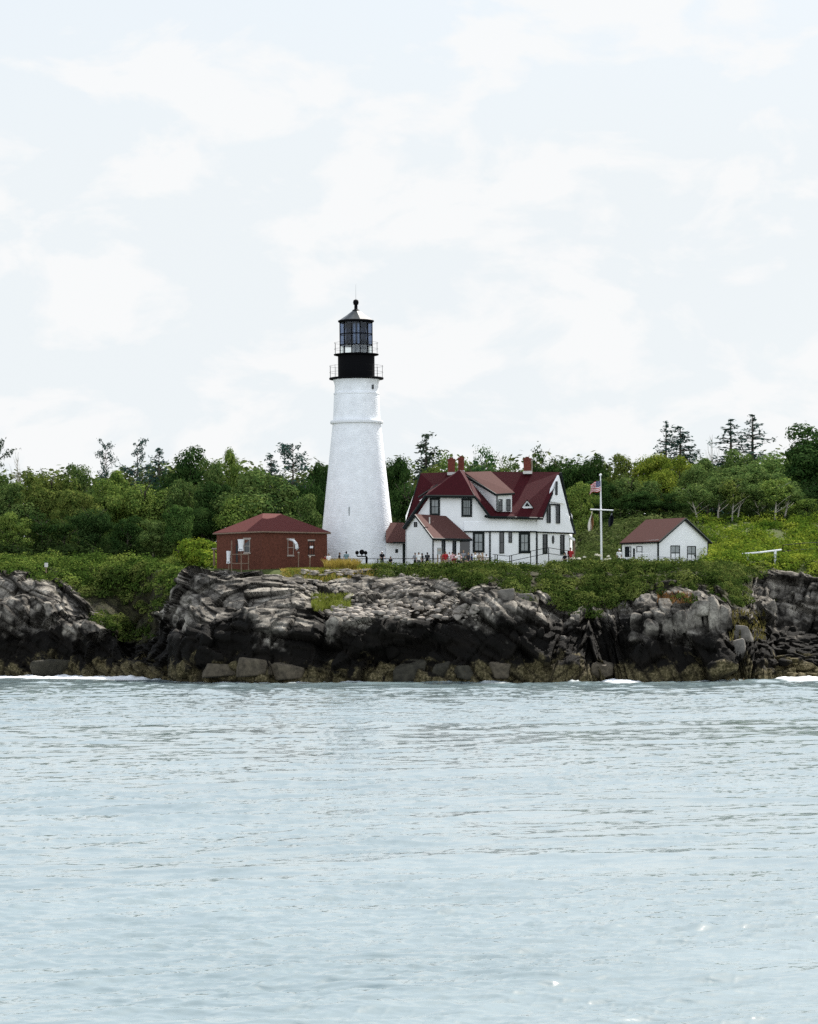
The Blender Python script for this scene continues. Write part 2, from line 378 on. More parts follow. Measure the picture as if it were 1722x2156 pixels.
def facet(p, scale, s, tilt=.9, groove=.5):
    q = p / scale; F1, F2, C, H = worley(q, s)
    g = (H[:, 1:4] - .5) * 2 * tilt
    v = (H[:, 0] - .5) * 1.1 + (g * (q - C)).sum(1)
    e = np.clip((F2 - F1) / .10, 0, 1)
    return v - (1 - e) * groove, e
def sstep(a, b, x):
    t = np.clip((x - a) / (b - a), 0, 1); return t * t * (3 - 2 * t)

# ------------------------------------------------------------------ the shore: a fractured rock face
KEY = [
 (-500, 310, [(1380, 1), (1290, 2.5), (1262, 5), (1225, 9), (1200, 14), (1190, 18)]),
 (0, 305, [(1385, .8), (1280, 1.8), (1264, 3.2), (1252, 6.5), (1222, 8.5), (1206, 10.5), (1195, 15)]),
 (52, 304, [(1385, .8), (1290, 1.8), (1267, 3.2), (1254, 6.5), (1226, 8.5), (1211, 10.5), (1198, 15)]),
 (62, 303, [(1390, 1.5), (1340, 2.6), (1295, 4.5), (1252, 7.5), (1225, 9.5), (1212, 11.5), (1199, 16)]),
 (112, 301, [(1385, 1), (1355, 2), (1310, 4), (1275, 6), (1245, 9), (1225, 12), (1199, 17)]),
 (160, 299, [(1388, 1), (1360, 2.2), (1325, 4), (1298, 6.5), (1270, 11), (1235, 15), (1200, 20)]),
 (205, 296, [(1388, .8), (1355, 2), (1322, 3.5), (1310, 5.5), (1290, 13), (1245, 17), (1200, 22)]),
 (240, 293, [(1395, 1), (1365, 2.2), (1335, 4), (1322, 6.5), (1300, 15), (1255, 20), (1200, 25)]),
 (272, 290, [(1410, 1.5), (1395, 3), (1380, 6), (1345, 16), (1300, 20), (1250, 23), (1200, 27)]),
 (305, 286, [(1410, 1.5), (1390, 4), (1360, 9), (1325, 16), (1295, 20), (1250, 24), (1200, 28)]),
 (340, 279, [(1405, 1.5), (1375, 4), (1330, 7), (1300, 10), (1275, 13), (1245, 16), (1198, 26)]),
 (385, 271, [(1395, 1.5), (1350, 2.5), (1330, 4), (1300, 7), (1268, 10), (1243, 13), (1225, 17), (1205, 25)]),
 (402, 269, [(1395, 1.5), (1345, 2.5), (1325, 4.5), (1295, 7), (1262, 10), (1240, 12.5), (1215, 15), (1200, 24)]),
 (408, 269, [(1395, 1.5), (1345, 2.5), (1325, 4.5), (1295, 7), (1262, 10), (1238, 12.5), (1210, 13.8), (1199, 16), (1207, 24)]),
 (440, 268, [(1395, 1.5), (1342, 2.5), (1322, 4.5), (1293, 7), (1260, 10), (1238, 12.5), (1212, 13.8), (1203, 16), (1208, 24)]),
 (480, 267, [(1392, 1.5), (1340, 2.5), (1318, 4.5), (1290, 7), (1258, 10), (1238, 13), (1215, 15.5), (1204, 22)]),
 (560, 265, [(1392, 1.5), (1345, 2), (1315, 3.5), (1290, 5.5), (1262, 9), (1246, 13), (1220, 17), (1205, 22)]),
 (620, 264, [(1392, 1.2), (1350, 2), (1318, 3.5), (1295, 5.5), (1268, 8), (1255, 12), (1226, 18), (1207, 23)]),
 (660, 264, [(1395, 1), (1360, 2), (1330, 3.5), (1305, 5.5), (1280, 8), (1266, 14), (1230, 19), (1209, 24)]),
 (685, 264, [(1395, 2), (1360, 3.5), (1330, 5), (1310, 7), (1295, 10), (1274, 16), (1230, 20), (1210, 25)]),
 (720, 263, [(1400, 1.5), (1340, 2.2), (1310, 3), (1298, 7), (1288, 12), (1266, 16), (1232, 20), (1210, 25)]),
 (800, 262, [(1400, 1.5), (1330, 2), (1306, 2.8), (1296, 7), (1282, 12), (1255, 15.5), (1225, 19), (1209, 25)]),
 (880, 262, [(1398, 1.2), (1330, 2.2), (1304, 2.8), (1292, 7), (1278, 12), (1240, 14.5), (1220, 18), (1204, 24)]),
 (940, 261, [(1400, 1.2), (1340, 1.8), (1304, 2.6), (1288, 6), (1272, 10), (1240, 14), (1220, 17), (1203, 24)]),
 (962, 261, [(1400, 1), (1340, 2), (1300, 3), (1280, 4), (1264, 6.5), (1240, 13), (1218, 17), (1202, 24)]),
 (1010, 260, [(1395, 1), (1340, 2.2), (1295, 3.4), (1265, 4.6), (1248, 6.5), (1235, 11), (1214, 16), (1202, 24)]),
 (1060, 260, [(1395, 1), (1335, 2.2), (1290, 3.5), (1262, 4.8), (1242, 6.5), (1232, 11), (1212, 16), (1201, 24)]),
 (1120, 260, [(1395, 1.2), (1350, 2.5), (1310, 4), (1280, 5.5), (1256, 7.5), (1238, 12), (1212, 17), (1200, 24)]),
 (1180, 260, [(1400, 1.5), (1365, 3.5), (1325, 5.5), (1300, 7.5), (1275, 10), (1240, 13), (1212, 17), (1199, 24)]),
 (1240, 260, [(1405, 2), (1385, 4), (1345, 6), (1310, 8), (1280, 10.5), (1240, 14), (1208, 18), (1197, 25)]),
 (1300, 261, [(1420, 1.5), (1385, 3.5), (1345, 5), (1310, 7), (1275, 10), (1235, 13.5), (1206, 18), (1195, 25)]),
 (1360, 259, [(1400, 1), (1355, 2.2), (1325, 4), (1290, 5), (1272, 7.5), (1230, 11.5), (1203, 16), (1193, 25)]),
 (1440, 258, [(1395, .8), (1350, 2), (1322, 3.5), (1290, 4.5), (1272, 6.5), (1235, 11), (1205, 16), (1192, 25)]),
 (1520, 258, [(1395, .8), (1350, 2), (1325, 3.5), (1285, 4.5), (1274, 6), (1245, 11), (1212, 16), (1194, 25)]),
 (1560, 259, [(1395, 1), (1360, 2.2), (1335, 4), (1315, 6.5), (1290, 11), (1250, 17), (1215, 21), (1200, 27)]),
 (1610, 261, [(1410, 1), (1380, 2.2), (1355, 4.5), (1340, 10), (1310, 20), (1260, 22.5), (1215, 24.5), (1200, 30)]),
 (1640, 264, [(1420, 1.5), (1400, 4), (1370, 8), (1352, 16), (1320, 21), (1260, 23), (1212, 25), (1200, 30)]),
 (1722, 266, [(1418, 1.5), (1395, 5), (1370, 9), (1352, 15), (1335, 19), (1270, 21.5), (1220, 23.5), (1208, 28)]),
 (2250, 270, [(1418, 1.5), (1395, 5), (1370, 9), (1352, 15), (1335, 19), (1270, 21.5), (1220, 23.5), (1208, 28)]),
]
NR = 300
KP = np.array([k[0] for k in KEY], float); KY0 = np.array([k[1] for k in KEY], float); KYT = np.array([k[1] + k[2][-1][1] for k in KEY], float)
prof = []
for px, y0, pts in KEY:
    b = P(px, 1450, y0); b.z = -2.0
    q = [b] + [P(px, py, y0 + d) for py, d in pts]
    e = q[-1].copy(); e.y += 8; e.z -= .25; q.append(e)
    e = q[-1].copy(); e.y += 8; e.z -= 2.5; q.append(e)
    q = np.array([list(v) for v in q]); seg = np.linalg.norm(np.diff(q[:, 1:], axis=0), axis=1); t = np.concatenate([[0], np.cumsum(seg)]); t /= t[-1]
    u = np.linspace(0, 1, NR); prof.append(np.stack([np.interp(u, t, q[:, k]) for k in range(3)], 1))
prof = np.array(prof)
pxs = np.concatenate([np.linspace(-500, -60, 60), np.arange(-50, 1780, 1.7), np.linspace(1790, 2250, 60)])
NCc = len(pxs)
idx = np.clip(np.searchsorted(KP, pxs, 'right') - 1, 0, len(KP) - 2); w = (pxs - KP[idx]) / (KP[idx + 1] - KP[idx]); w = np.clip(w, 0, 1); ws = w * w * (3 - 2 * w)
G = prof[idx] * (1 - ws)[:, None, None] + prof[idx + 1] * ws[:, None, None]
# x stays linear in the pixel column
xl = prof[idx][:, :, 0] * (1 - w)[:, None] + prof[idx + 1][:, :, 0] * w[:, None]; G[:, :, 0] = xl
def grid_normals(G):
    du = np.gradient(G, axis=0); dv = np.gradient(G, axis=1); n = np.cross(du, dv); n /= np.linalg.norm(n, axis=2, keepdims=True) + 1e-9
    n[n[:, :, 1] > 0] *= -1 if False else 1
    return n
for _ in range(3):                       # soften the profile corners a little
    G[:, 1:-1, 1:] = G[:, 1:-1, 1:] * .5 + (G[:, 2:, 1:] + G[:, :-2, 1:]) * .25
Nn = grid_normals(G)
if Nn[:, :, 1].mean() > 0: Nn = -Nn
# photo row of each vertex, to lay out turf above the rock line
PYg = HY - ((G[:, :, 2] - CAMZ) / G[:, :, 1] * F)
VX = [-500, 0, 90, 112, 160, 205, 250, 300, 330, 365, 400, 410, 480, 690, 760, 800, 860, 930, 960, 1010, 1090, 1130, 1180, 1240, 1300, 1345, 1400, 1470, 1520, 1545, 1600, 1640, 1722, 2250]
VY = [1198, 1200, 1203, 1215, 1240, 1296, 1330, 1350, 1305, 1235, 1190, 1180, 1185, 1200, 1206, 1208, 1212, 1216, 1226, 1236, 1244, 1258, 1280, 1292, 1285, 1262, 1246, 1244, 1262, 1300, 1215, 1205, 1222, 1222]
vl = np.interp(pxs, VX, VY)
pts = G.reshape(-1, 3)
vn = fbm(pts * .6, 4, 90).reshape(NCc, NR)
veg = sstep(10, -8, PYg - vl[:, None] + (vn - .5) * 70)
# dry-wash slope in the middle: a strip of turf among the rubble
strip = np.exp(-((pxs[:, None] - 705) / 42) ** 2) * np.exp(-((PYg - 1270) / 17) ** 2)
veg = np.maximum(veg, np.clip(strip * 1.6 - .35, 0, 1))
def blocks(a, b, c, w, h, s):
    """jointed bedrock: beds across b, each bed cut into blocks along a and c, every block pushed out by its own amount"""
    z0 = np.zeros_like(a); bb = b / h + .32 * vnoise(np.stack([a / (w * 1.7), c / (w * 1.7), z0], 1), s + 9); L_ = np.floor(bb)
    aa = a / w + hsh(L_, z0, z0, s) * 7 + .16 * vnoise(np.stack([b / h * .8, c / w, L_], 1), s + 11); K_ = np.floor(aa)
    cc = c / (w * 1.3) + hsh(L_, K_, z0, s + 1) * 5; J_ = np.floor(cc)
    r = hsh(L_, K_, J_, s + 2); t1, t2 = hsh(L_, K_, J_, s + 3) - .5, hsh(L_, K_, J_, s + 4) - .5
    fa, fb = aa - K_ - .5, bb - L_ - .5
    edge = np.minimum(np.minimum(.5 - np.abs(fa), (.5 - np.abs(fb)) * h / w), .5) / .07
    cham = np.maximum(0, fb - .18 - .25 * t1) * h
    return (r - .5) + t1 * fa * 1.5 + t2 * fb * .9, np.clip(edge, 0, 1), cham
# bedding dips differently along the shore: steep joints left, slabs in the middle, leaning slabs on the crag, upright ribs right
dip = np.interp(pxs, [-500, 120, 250, 330, 480, 660, 800, 940, 1010, 1150, 1240, 1330, 1540, 1600, 2250], [30, 28, 24, 16, 10, 16, 6, 24, 48, 44, 20, 70, 68, 20, 12])
an = np.radians(np.repeat(dip, NR)); pxc = np.repeat(np.interp(pxs, pxs, G[:, NR // 2, 0]), NR); x0_ = pts[:, 0]
warp = np.stack([fbm(pts * .35, 3, 40) - .5, fbm(pts * .35, 3, 50) - .5, fbm(pts * .35, 3, 60) - .5], 1) * .9
pw = pts + warp
ca_, sb_ = np.cos(an), np.sin(an)
A__ = pw[:, 0] * ca_ - pw[:, 2] * sb_; B__ = pw[:, 0] * sb_ * .9 + pw[:, 2] * ca_
q = np.stack([pw[:, 0] * .8, pw[:, 1], pw[:, 2] * .8], 1)
f1, e1 = facet(q, 4.2, 1, 1.0, 0.0)
k1, g1, h1 = blocks(A__, B__, pw[:, 1], 4.4, 2.1, 21); k2, g2, h2_ = blocks(A__ + 2.1, B__ + .7, pw[:, 1], 1.7, .8, 41); k3, g3, h3_ = blocks(A__ + 1.3, B__ + .3, pw[:, 1], .5, .27, 61)
fine = fbm(pts * 2.6, 3, 70) - .5
rgh = np.repeat(np.interp(pxs, [-500, 300, 380, 640, 700, 2250], [1, 1, .72, .72, 1, 1]), NR)
D_ = f1 * .95 + rgh * (k1 * 1.6 - h1 * .6 - (1 - g1) * .16 + k2 * .55 - h2_ * .45 - (1 - g2) * .07 + k3 * .13) + fine * .07
crack = np.maximum((1 - g1), (1 - g2) * .8)
amp = (1 - .7 * veg.reshape(-1))
top_ = np.repeat(sstep(585, 620, pxs) * sstep(985, 950, pxs), NR) * sstep(1250, 1225, PYg.reshape(-1))
D = D_ * amp * (1 - .72 * top_)
rowfade = np.ones(NR); rowfade[:12] = np.linspace(.4, 1, 12); rowfade[-75:-30] = np.linspace(1, .12, 45); rowfade[-30:] = .12
D = D.reshape(NCc, NR) * rowfade[None]
dirs = Nn * np.array([.35, .5, .2]) + np.array([-.12, -.75, .12]); dirs /= np.linalg.norm(dirs, axis=2, keepdims=True)
G2 = G + dirs * D[:, :, None]
ii, jj = np.meshgrid(np.arange(NCc - 1), np.arange(NR - 1), indexing='ij'); a = (ii * NR + jj).ravel()
quads = np.stack([a, a + NR, a + NR + 1, a + 1], 1)
shore = np_mesh('rocky_shore', G2.reshape(-1, 3), quads, 'rock', False, {'veg': ('POINT', veg.reshape(-1)), 'crack': ('POINT', crack)})
tag(shore, kind='structure')
FRX = G[:, -60, 0]; FRY = np.interp(pxs, KP, KYT)
o_ = np.argsort(FRX); FRXs, FRYs = FRX[o_], FRY[o_]
FRYs = np.array([FRYs[np.abs(FRXs - x) < 2.5].max() for x in FRXs])
def shore_at(px, py):
    """nearest displaced shore point seen at a photo pixel"""
    i = int(np.clip(np.searchsorted(pxs, px), 0, NCc - 1)); g = G2[i]
    dyp = (g[:, 2] - CAMZ) / g[:, 1] * F; pyv = HY - dyp - (px - CX) * sa
    j = int(np.argmin(np.abs(pyv[:-45] - py) + g[:-45, 1] * 0.02)); return Vector(g[j])

# ------------------------------------------------------------------ ground behind the shore
def gz(x, Y):
    x = np.asarray(x, float); Y = np.asarray(Y, float)
    fr = np.interp(x, FRXs, FRYs) - 1.0
    z = 9.75 + .35 * sstep(286, 296, Y) + .5 * sstep(-18, -30, x)
    z = z + np.clip(Y - 314, 0, 90) * .055 - np.clip(Y - 440, 0, 200) * .03
    z = z + 3.7 * sstep(299, 331, Y) * sstep(14, 21, x) - 0.9 * sstep(331, 360, Y) * sstep(14, 21, x)
    z = z + .5 * sstep(18, 26, x) * sstep(283, 292, Y)
    z = z - .45 * np.clip(fr - Y, 0, 3) - 2.6 * np.clip(fr - Y - 3, 0, 9)
    return z
def gz1(x, Y): return float(gz(np.array([x]), np.array([Y]))[0])
gx = np.concatenate([[-6000, -2500, -900, -300, -120], np.arange(-70, 71, 1.0), [120, 300, 900, 2500, 6000]])
gy = np.concatenate([np.arange(268, 345, .8), [350, 358, 368, 380, 400, 440, 520, 700, 1200, 2500, 6000, 9000]])
GX, GY = np.meshgrid(gx, gy, indexing='ij'); GZ = gz(GX, GY) + (fbm(np.stack([GX.ravel() * .4, GY.ravel() * .4, GX.ravel() * 0], 1), 3, 5).reshape(GX.shape) - .5) * .3
ii, jj = np.meshgrid(np.arange(len(gx) - 1), np.arange(len(gy) - 1), indexing='ij'); a = (ii * len(gy) + jj).ravel()
ground = np_mesh('ground', np.stack([GX, GY, GZ], 2).reshape(-1, 3), np.stack([a, a + len(gy), a + len(gy) + 1, a + 1], 1), 'turf', True)
tag(ground, kind='structure')

# ------------------------------------------------------------------ sea
def build_sea():
    r1 = np.arange(2330, 1700, -.95); r2 = np.arange(1700, 1520, -.6); r3 = np.arange(1520, 1409, -.2)
    py = np.concatenate([r1, r2, r3]); Ys = CAMZ * F / (py - HY)
    Ys = np.concatenate([[-3000, -300, -20, 5, 15, 22, 27], Ys[Ys > 31], [360, 420, 600, 1500, 9000]])
    t = np.concatenate([[-40, -8, -2, -.6, -.3], np.linspace(-.175, .175, 620), [.3, .6, 2, 8, 40]])
    T, Y = np.meshgrid(t, Ys, indexing='ij'); Ye = np.maximum(Y, 15); X = T * Ye
    rng = np.random.default_rng(3)
    sp = np.gradient(Ys); sp = np.where((Ys > 31) & (Ys < 340), np.abs(sp), 40)
    z = np.zeros_like(X); dxs = np.zeros_like(X); dys = np.zeros_like(X)
    patch = .62 + .5 * sstep(.36, .62, fbm(np.stack([X.ravel() * .16 + 3, Y.ravel() * .09, 0 * X.ravel()], 1), 4, 77).reshape(X.shape))
    lams = np.exp(np.linspace(math.log(.30), math.log(14), 96))
    for lam in lams:
        th = math.pi / 2 + .30 + rng.normal(0, .36 if lam > 2 else .32)      # travel direction, mostly along the line of sight
        k = 2 * math.pi / lam; ph = rng.uniform(0, 2 * math.pi)
        A = .0075 * (lam if lam < .9 else .9 * (lam / .9) ** .3) * (1 if lam < 4 else 1.1)
        att = np.clip((lam / (2.2 * sp)) - .35, 0, 1)[None]
        # groups: each train swells and fades
        gk = k * .11; env = .7 + .6 * np.sin(gk * (X * math.cos(th + .9) + Y * math.sin(th + .9)) + rng.uniform(0, 6.28))
        a_ = k * (X * math.cos(th) + Y * math.sin(th)) + ph
        a_ = a_ + .82 * np.sin(a_)        # steeper towards the open sea, gentle towards the land
        s_, c_ = np.sin(a_), np.cos(a_)
        if lam < 2.5: env = env * patch
        if lam > 4: env = env * env
        kx = 3.2 if lam < 3 else 1.4
        s_ = (np.exp(kx * (s_ - 1)) - (.21 if lam < 3 else .42)) * 1.75
        z += A * att * env * s_; dxs -= .22 * A * att * env * c_ * math.cos(th); dys -= .22 * A * att * env * c_ * math.sin(th)
    chop = 1 + .25 * sstep(110, 230, Y); z *= chop
    # surf at the foot of the rocks
    shx, shy = prof[:, 2, 0], KY0
    o = np.argsort(shx); yl = np.interp(X, shx[o], shy[o])
    pp = np.stack([X.ravel() * .9, Y.ravel() * .35, 0 * X.ravel()], 1)
    nz = fbm(pp, 4, 8).reshape(X.shape)
    pxx = X / Y * F + CX
    wgt = np.clip(sstep(345, 240, pxx) * .85 + np.exp(-((pxx - 1310) / 34) ** 2) + sstep(1625, 1665, pxx) * .6 + .32, 0, 1.15)
    wid = 1.4 + 10 * wgt
    near = np.where(Y > 200, sstep(0, 1, 1 - (yl - Y) / wid), 0)
    foam = np.clip(near * wgt * 2.4 - (1 - nz) * 1.35, 0, 1)
    crest = np.where(Y > 200, np.clip((z - .28) * 3, 0, .35), 0) * sstep(.5, .62, nz)
    z = z + foam * (.05 + .42 * nz * nz * near) * np.where(Y > 200, 1, 0)
    V = np.stack([X + dxs, Y + dys, z], 2).reshape(-1, 3); n1_, n2_ = len(t), len(Ys)
    ii, jj = np.meshgrid(np.arange(n1_ - 1), np.arange(n2_ - 1), indexing='ij'); a = (ii * n2_ + jj).ravel()
    m = bpy.data.materials.new('sea_water'); m.use_nodes = True; MATS['sea_water'] = m
    n = m.node_tree.nodes; l = m.node_tree.links; b = n['Principled BSDF']
    b.inputs['Roughness'].default_value = .12; b.inputs['IOR'].default_value = 2.1
    at = n.new('ShaderNodeAttribute'); at.attribute_name = 'foam'
    geo = n.new('ShaderNodeNewGeometry')
    tn = noise(n, .12, 4, .5); l.new(geo.outputs['Position'], tn.inputs['Vector'])
    cr = ramp(n, [(.35, (.165, .225, .238)), (.65, (.20, .262, .275))]); l.new(tn.outputs['Fac'], cr.inputs[0])
    mx = n.new('ShaderNodeMixRGB'); l.new(at.outputs['Fac'], mx.inputs[0]); l.new(cr.outputs[0], mx.inputs[1]); mx.inputs[2].default_value = (.85, .87, .88, 1)
    l.new(mx.outputs[0], b.inputs['Base Color'])
    mr = n.new('ShaderNodeMapRange'); l.new(at.outputs['Fac'], mr.inputs[0]); mr.inputs[3].default_value = .07; mr.inputs[4].default_value = .8; l.new(mr.outputs[0], b.inputs['Roughness'])
    mp_ = n.new('ShaderNodeMapping'); mp_.inputs['Scale'].default_value = (.55, 1, 1); mp_.inputs['Rotation'].default_value = (0, 0, .25); l.new(geo.outputs['Position'], mp_.inputs[0])
    t1 = noise(n, 2.6, 5, .6, .6); l.new(mp_.outputs[0], t1.inputs['Vector'])
    t2 = noise(n, .8, 3, .55, .4); l.new(mp_.outputs[0], t2.inputs['Vector'])
    bq = n.new('ShaderNodeBump'); bq.inputs['Strength'].default_value = .3; bq.inputs['Distance'].default_value = .08; l.new(t2.outputs['Fac'], bq.inputs['Height'])
    bp = n.new('ShaderNodeBump'); bp.inputs['Strength'].default_value = .4; bp.inputs['Distance'].default_value = .03; l.new(bq.outputs[0], bp.inputs['Normal'])
    l.new(t1.outputs['Fac'], bp.inputs['Height']); l.new(bp.outputs[0], b.inputs['Normal'])
    s = np_mesh('sea', V, np.stack([a, a + n2_, a + n2_ + 1, a + 1], 1), 'sea_water', True, {'foam': ('POINT', np.maximum(foam, crest).ravel())})
    tag(s, kind='structure')
build_sea()

# ------------------------------------------------------------------ boulders and rubble
def boulder_pts(seed, r=(1, 1, 1), sub=4, nplane=22, rough=.008):
    bm = bmesh.new(); bmesh.ops.create_icosphere(bm, subdivisions=sub, radius=1)
    v = np.array([x.co[:] for x in bm.verts]); f = np.array([[x.index for x in p.verts] for p in bm.faces]); bm.free()
    rg = np.random.default_rng(seed)
    ax = np.array([[1, 0, 0], [-1, 0, 0], [0, 1, 0], [0, -1, 0], [0, 0, 1], [0, 0, -1]], float) + rg.normal(0, .2, (6, 3))
    n = np.concatenate([ax, rg.normal(size=(nplane - 12, 3))]); n /= np.linalg.norm(n, axis=1, keepdims=True)
    d = np.concatenate([rg.uniform(.6, .85, 6), rg.uniform(.78, 1.02, nplane - 12)]); dot = v @ n.T
    rad = np.min(np.where(dot > .05, d / np.maximum(dot, .05), 9), axis=1); rad = np.minimum(rad, 1.5)
    rad = rad + (fbm(v * 3 + seed, 3, seed) - .5) * rough * 4
    return v * rad[:, None] * np.array(r), f
def rock_obj(name, seed, c, r, m, rz=0, parent=None, tilt=0):
    v, f = boulder_pts(seed, r); M_ = np.array(Matrix.Rotation(rz, 3, 'Z') @ Matrix.Rotation(tilt, 3, 'Y'))
    o = np_mesh(name, v @ M_.T, f, m, False); o.location = c; return o
def merged_rocks(name, specs, m):
    V, Fc, k = [], [], 0
    for (seed, c, r, rz, tilt) in specs:
        v, f = boulder_pts(seed, r, 2 if max(r) < .5 else 3); M_ = np.array(Matrix.Rotation(rz, 3, 'Z') @ Matrix.Rotation(tilt, 3, 'Y'))
        V.append(v @ M_.T + np.array(c)); Fc.append(f + k); k += len(v)
    V = np.concatenate(V); return np_mesh(name, V, np.concatenate(Fc), m, False, {'veg': ('POINT', np.zeros(len(V)))})
rr = random.Random(5)
# upright slabs of bedrock on the right bluff and broken ribs over the whole face
specs = []
for k, (px, t_, b_) in enumerate([(1340, 1296, 1332), (1362, 1290, 1334), (1384, 1288, 1330), (1408, 1300, 1345), (1432, 1290, 1332), (1448, 1292, 1330), (1466, 1284, 1328), (1484, 1276, 1326), (1503, 1270, 1328), (1524, 1276, 1330), (1530, 1292, 1328)]):
    c = shore_at(px, (t_ + b_) / 2); hh = (b_ - t_) / 2 / F * c.y * 1.25
    specs.append((200 + k, (c.x, c.y - .15, c.z), (.62, .75, hh * 1.25), rr.uniform(-.5, .5), rr.uniform(-.16, .05)))
for k in range(60):
    px = rr.uniform(-40, 1770); py = rr.uniform(1255, 1425)
    if 200 < px < 330 and py < 1350: continue
    c = shore_at(px, py); s = rr.choice([.4, .5, .65, .85, 1.1]) * rr.uniform(.8, 1.2)
    if py > rr.uniform(np.interp(px, VX, VY), np.interp(px, VX, VY) + 30):
        specs.append((300 + k, (c.x, c.y + .25 * s, c.z - .1 * s), (s * rr.uniform(.7, 1.1), s * .8, s * rr.uniform(.55, 1.25)), rr.uniform(0, 6.28), rr.uniform(.1, .6)))
tag(merged_rocks('rock_ledge', specs, 'rock'), kind='structure')
# rubble on the ledge and down the washed slope
specs = []
for k in range(330):
    px = rr.uniform(690, 1005); py = rr.gauss(1290, 8) + (px - 850) * -.01
    c = shore_at(px, py); s = rr.uniform(.12, .42) * (1.3 if rr.random() < .1 else 1)
    specs.append((900 + k, (c.x, c.y - .1, c.z + .08), (s * 1.25, s, s * .62), rr.uniform(0, 6.28), rr.uniform(-.25, .25)))
for k in range(200):
    px = rr.uniform(600, 960); py = rr.uniform(1210, 1275)
    c = shore_at(px, py); s = rr.uniform(.08, .3)
    specs.append((1300 + k, (c.x, c.y - .05, c.z + .03), (s * 1.2, s, s * .7), rr.uniform(0, 6.28), rr.uniform(-.3, .3)))
for k in range(110):
    px = rr.uniform(632, 815); Y = 287.6 + rr.gauss(0, .35); x = PX(px, Y, 9.6); s = rr.uniform(.15, .42)
    specs.append((1900 + k, (x, Y, gz1(x, Y) + .03), (s * 1.5, s * .9, s * .32), rr.uniform(0, 6.28), rr.uniform(-.12, .12)))
o = merged_rocks('rock_rubble', specs, 'pale_stone'); tag(o, 'pale broken stone rubble strewn over the ledge and slope below the tower', 'rubble', kind='stuff')
specs = []
for k in range(150):
    px = rr.uniform(1635, 1780); py = rr.uniform(1352, 1425)
    c = shore_at(px, py); s = rr.uniform(.2, .75)
    specs.append((1600 + k, (c.x, c.y, c.z + .02), (s * 1.4, s, s * .5), rr.uniform(0, 6.28), rr.uniform(-.25, .25)))
tag(merged_rocks('low_rocks', specs, 'rock'), 'low jagged dark rocks along the water at the right edge', 'rocks', kind='stuff')
BL = [  # px, py centre, half width px, half height px, material, label
 (468, 1411, 42, 17, 'tan_boulder', 'long tan boulder at the waterline under the large grey dome of rock'),
 (535, 1404, 40, 20, 'tan_boulder', 'tan boulder leaning on the right end of the long tan boulder'),
 (610, 1414, 38, 19, 'tan_boulder', 'flat brown boulder at the waterline right under the dome of rock'),
 (868, 1412, 34, 25, 'dark_boulder', 'olive pointed boulder standing before the black cave wall'),
 (932, 1414, 22, 20, 'dark_boulder', 'round olive boulder, left of a round pair at the waterline'),
 (978, 1418, 20, 16, 'dark_boulder', 'smaller round olive boulder, right of the round pair below the crag'),
 (1056, 1413, 24, 18, 'tan_boulder', 'blocky tan boulder leaning on the foot of the slanted slab'),
 (1268, 1412, 28, 16, 'tan_boulder', 'pale topped flat boulder at the left end of the white surf'),
 (130, 1407, 62, 18, 'dark_boulder', 'wide olive boulder in the surf below the left headland'),
 (1560, 1335, 24, 17, 'grey_boulder', 'bright jagged boulder perched on the right end of the bluff'),
 (1556, 1366, 16, 22, 'grey_boulder', 'grey leaning boulder under the bright jagged boulder of the bluff'),
 (908, 1312, 18, 9, 'pale_stone', 'white slab hanging over the lip of the black cave wall'),
 (1176, 1347, 26, 9, 'grey_boulder', 'pale flat slab on the shore right of the tall crag'),
 (1068, 1262, 16, 22, 'grey_boulder', 'tallest pale block standing on top of the central crag'),
 (1105, 1262, 24, 12, 'grey_boulder', 'flat pale block right of the tallest block on the crag'),
]
for k, (px, py, hw, hh, m, lb) in enumerate(BL):
    c = shore_at(px, min(py, 1424)); Y = c.y + .15
    p = P(px, py, Y); s = Y / F
    o = rock_obj('boulder', 60 + k, p, (hw * s * 1.15, min(hw, hh * 1.4) * s, hh * s * 1.2), m, rr.uniform(-.4, .4))
    tag(o, lb, 'boulder', 'boulders along the shore')

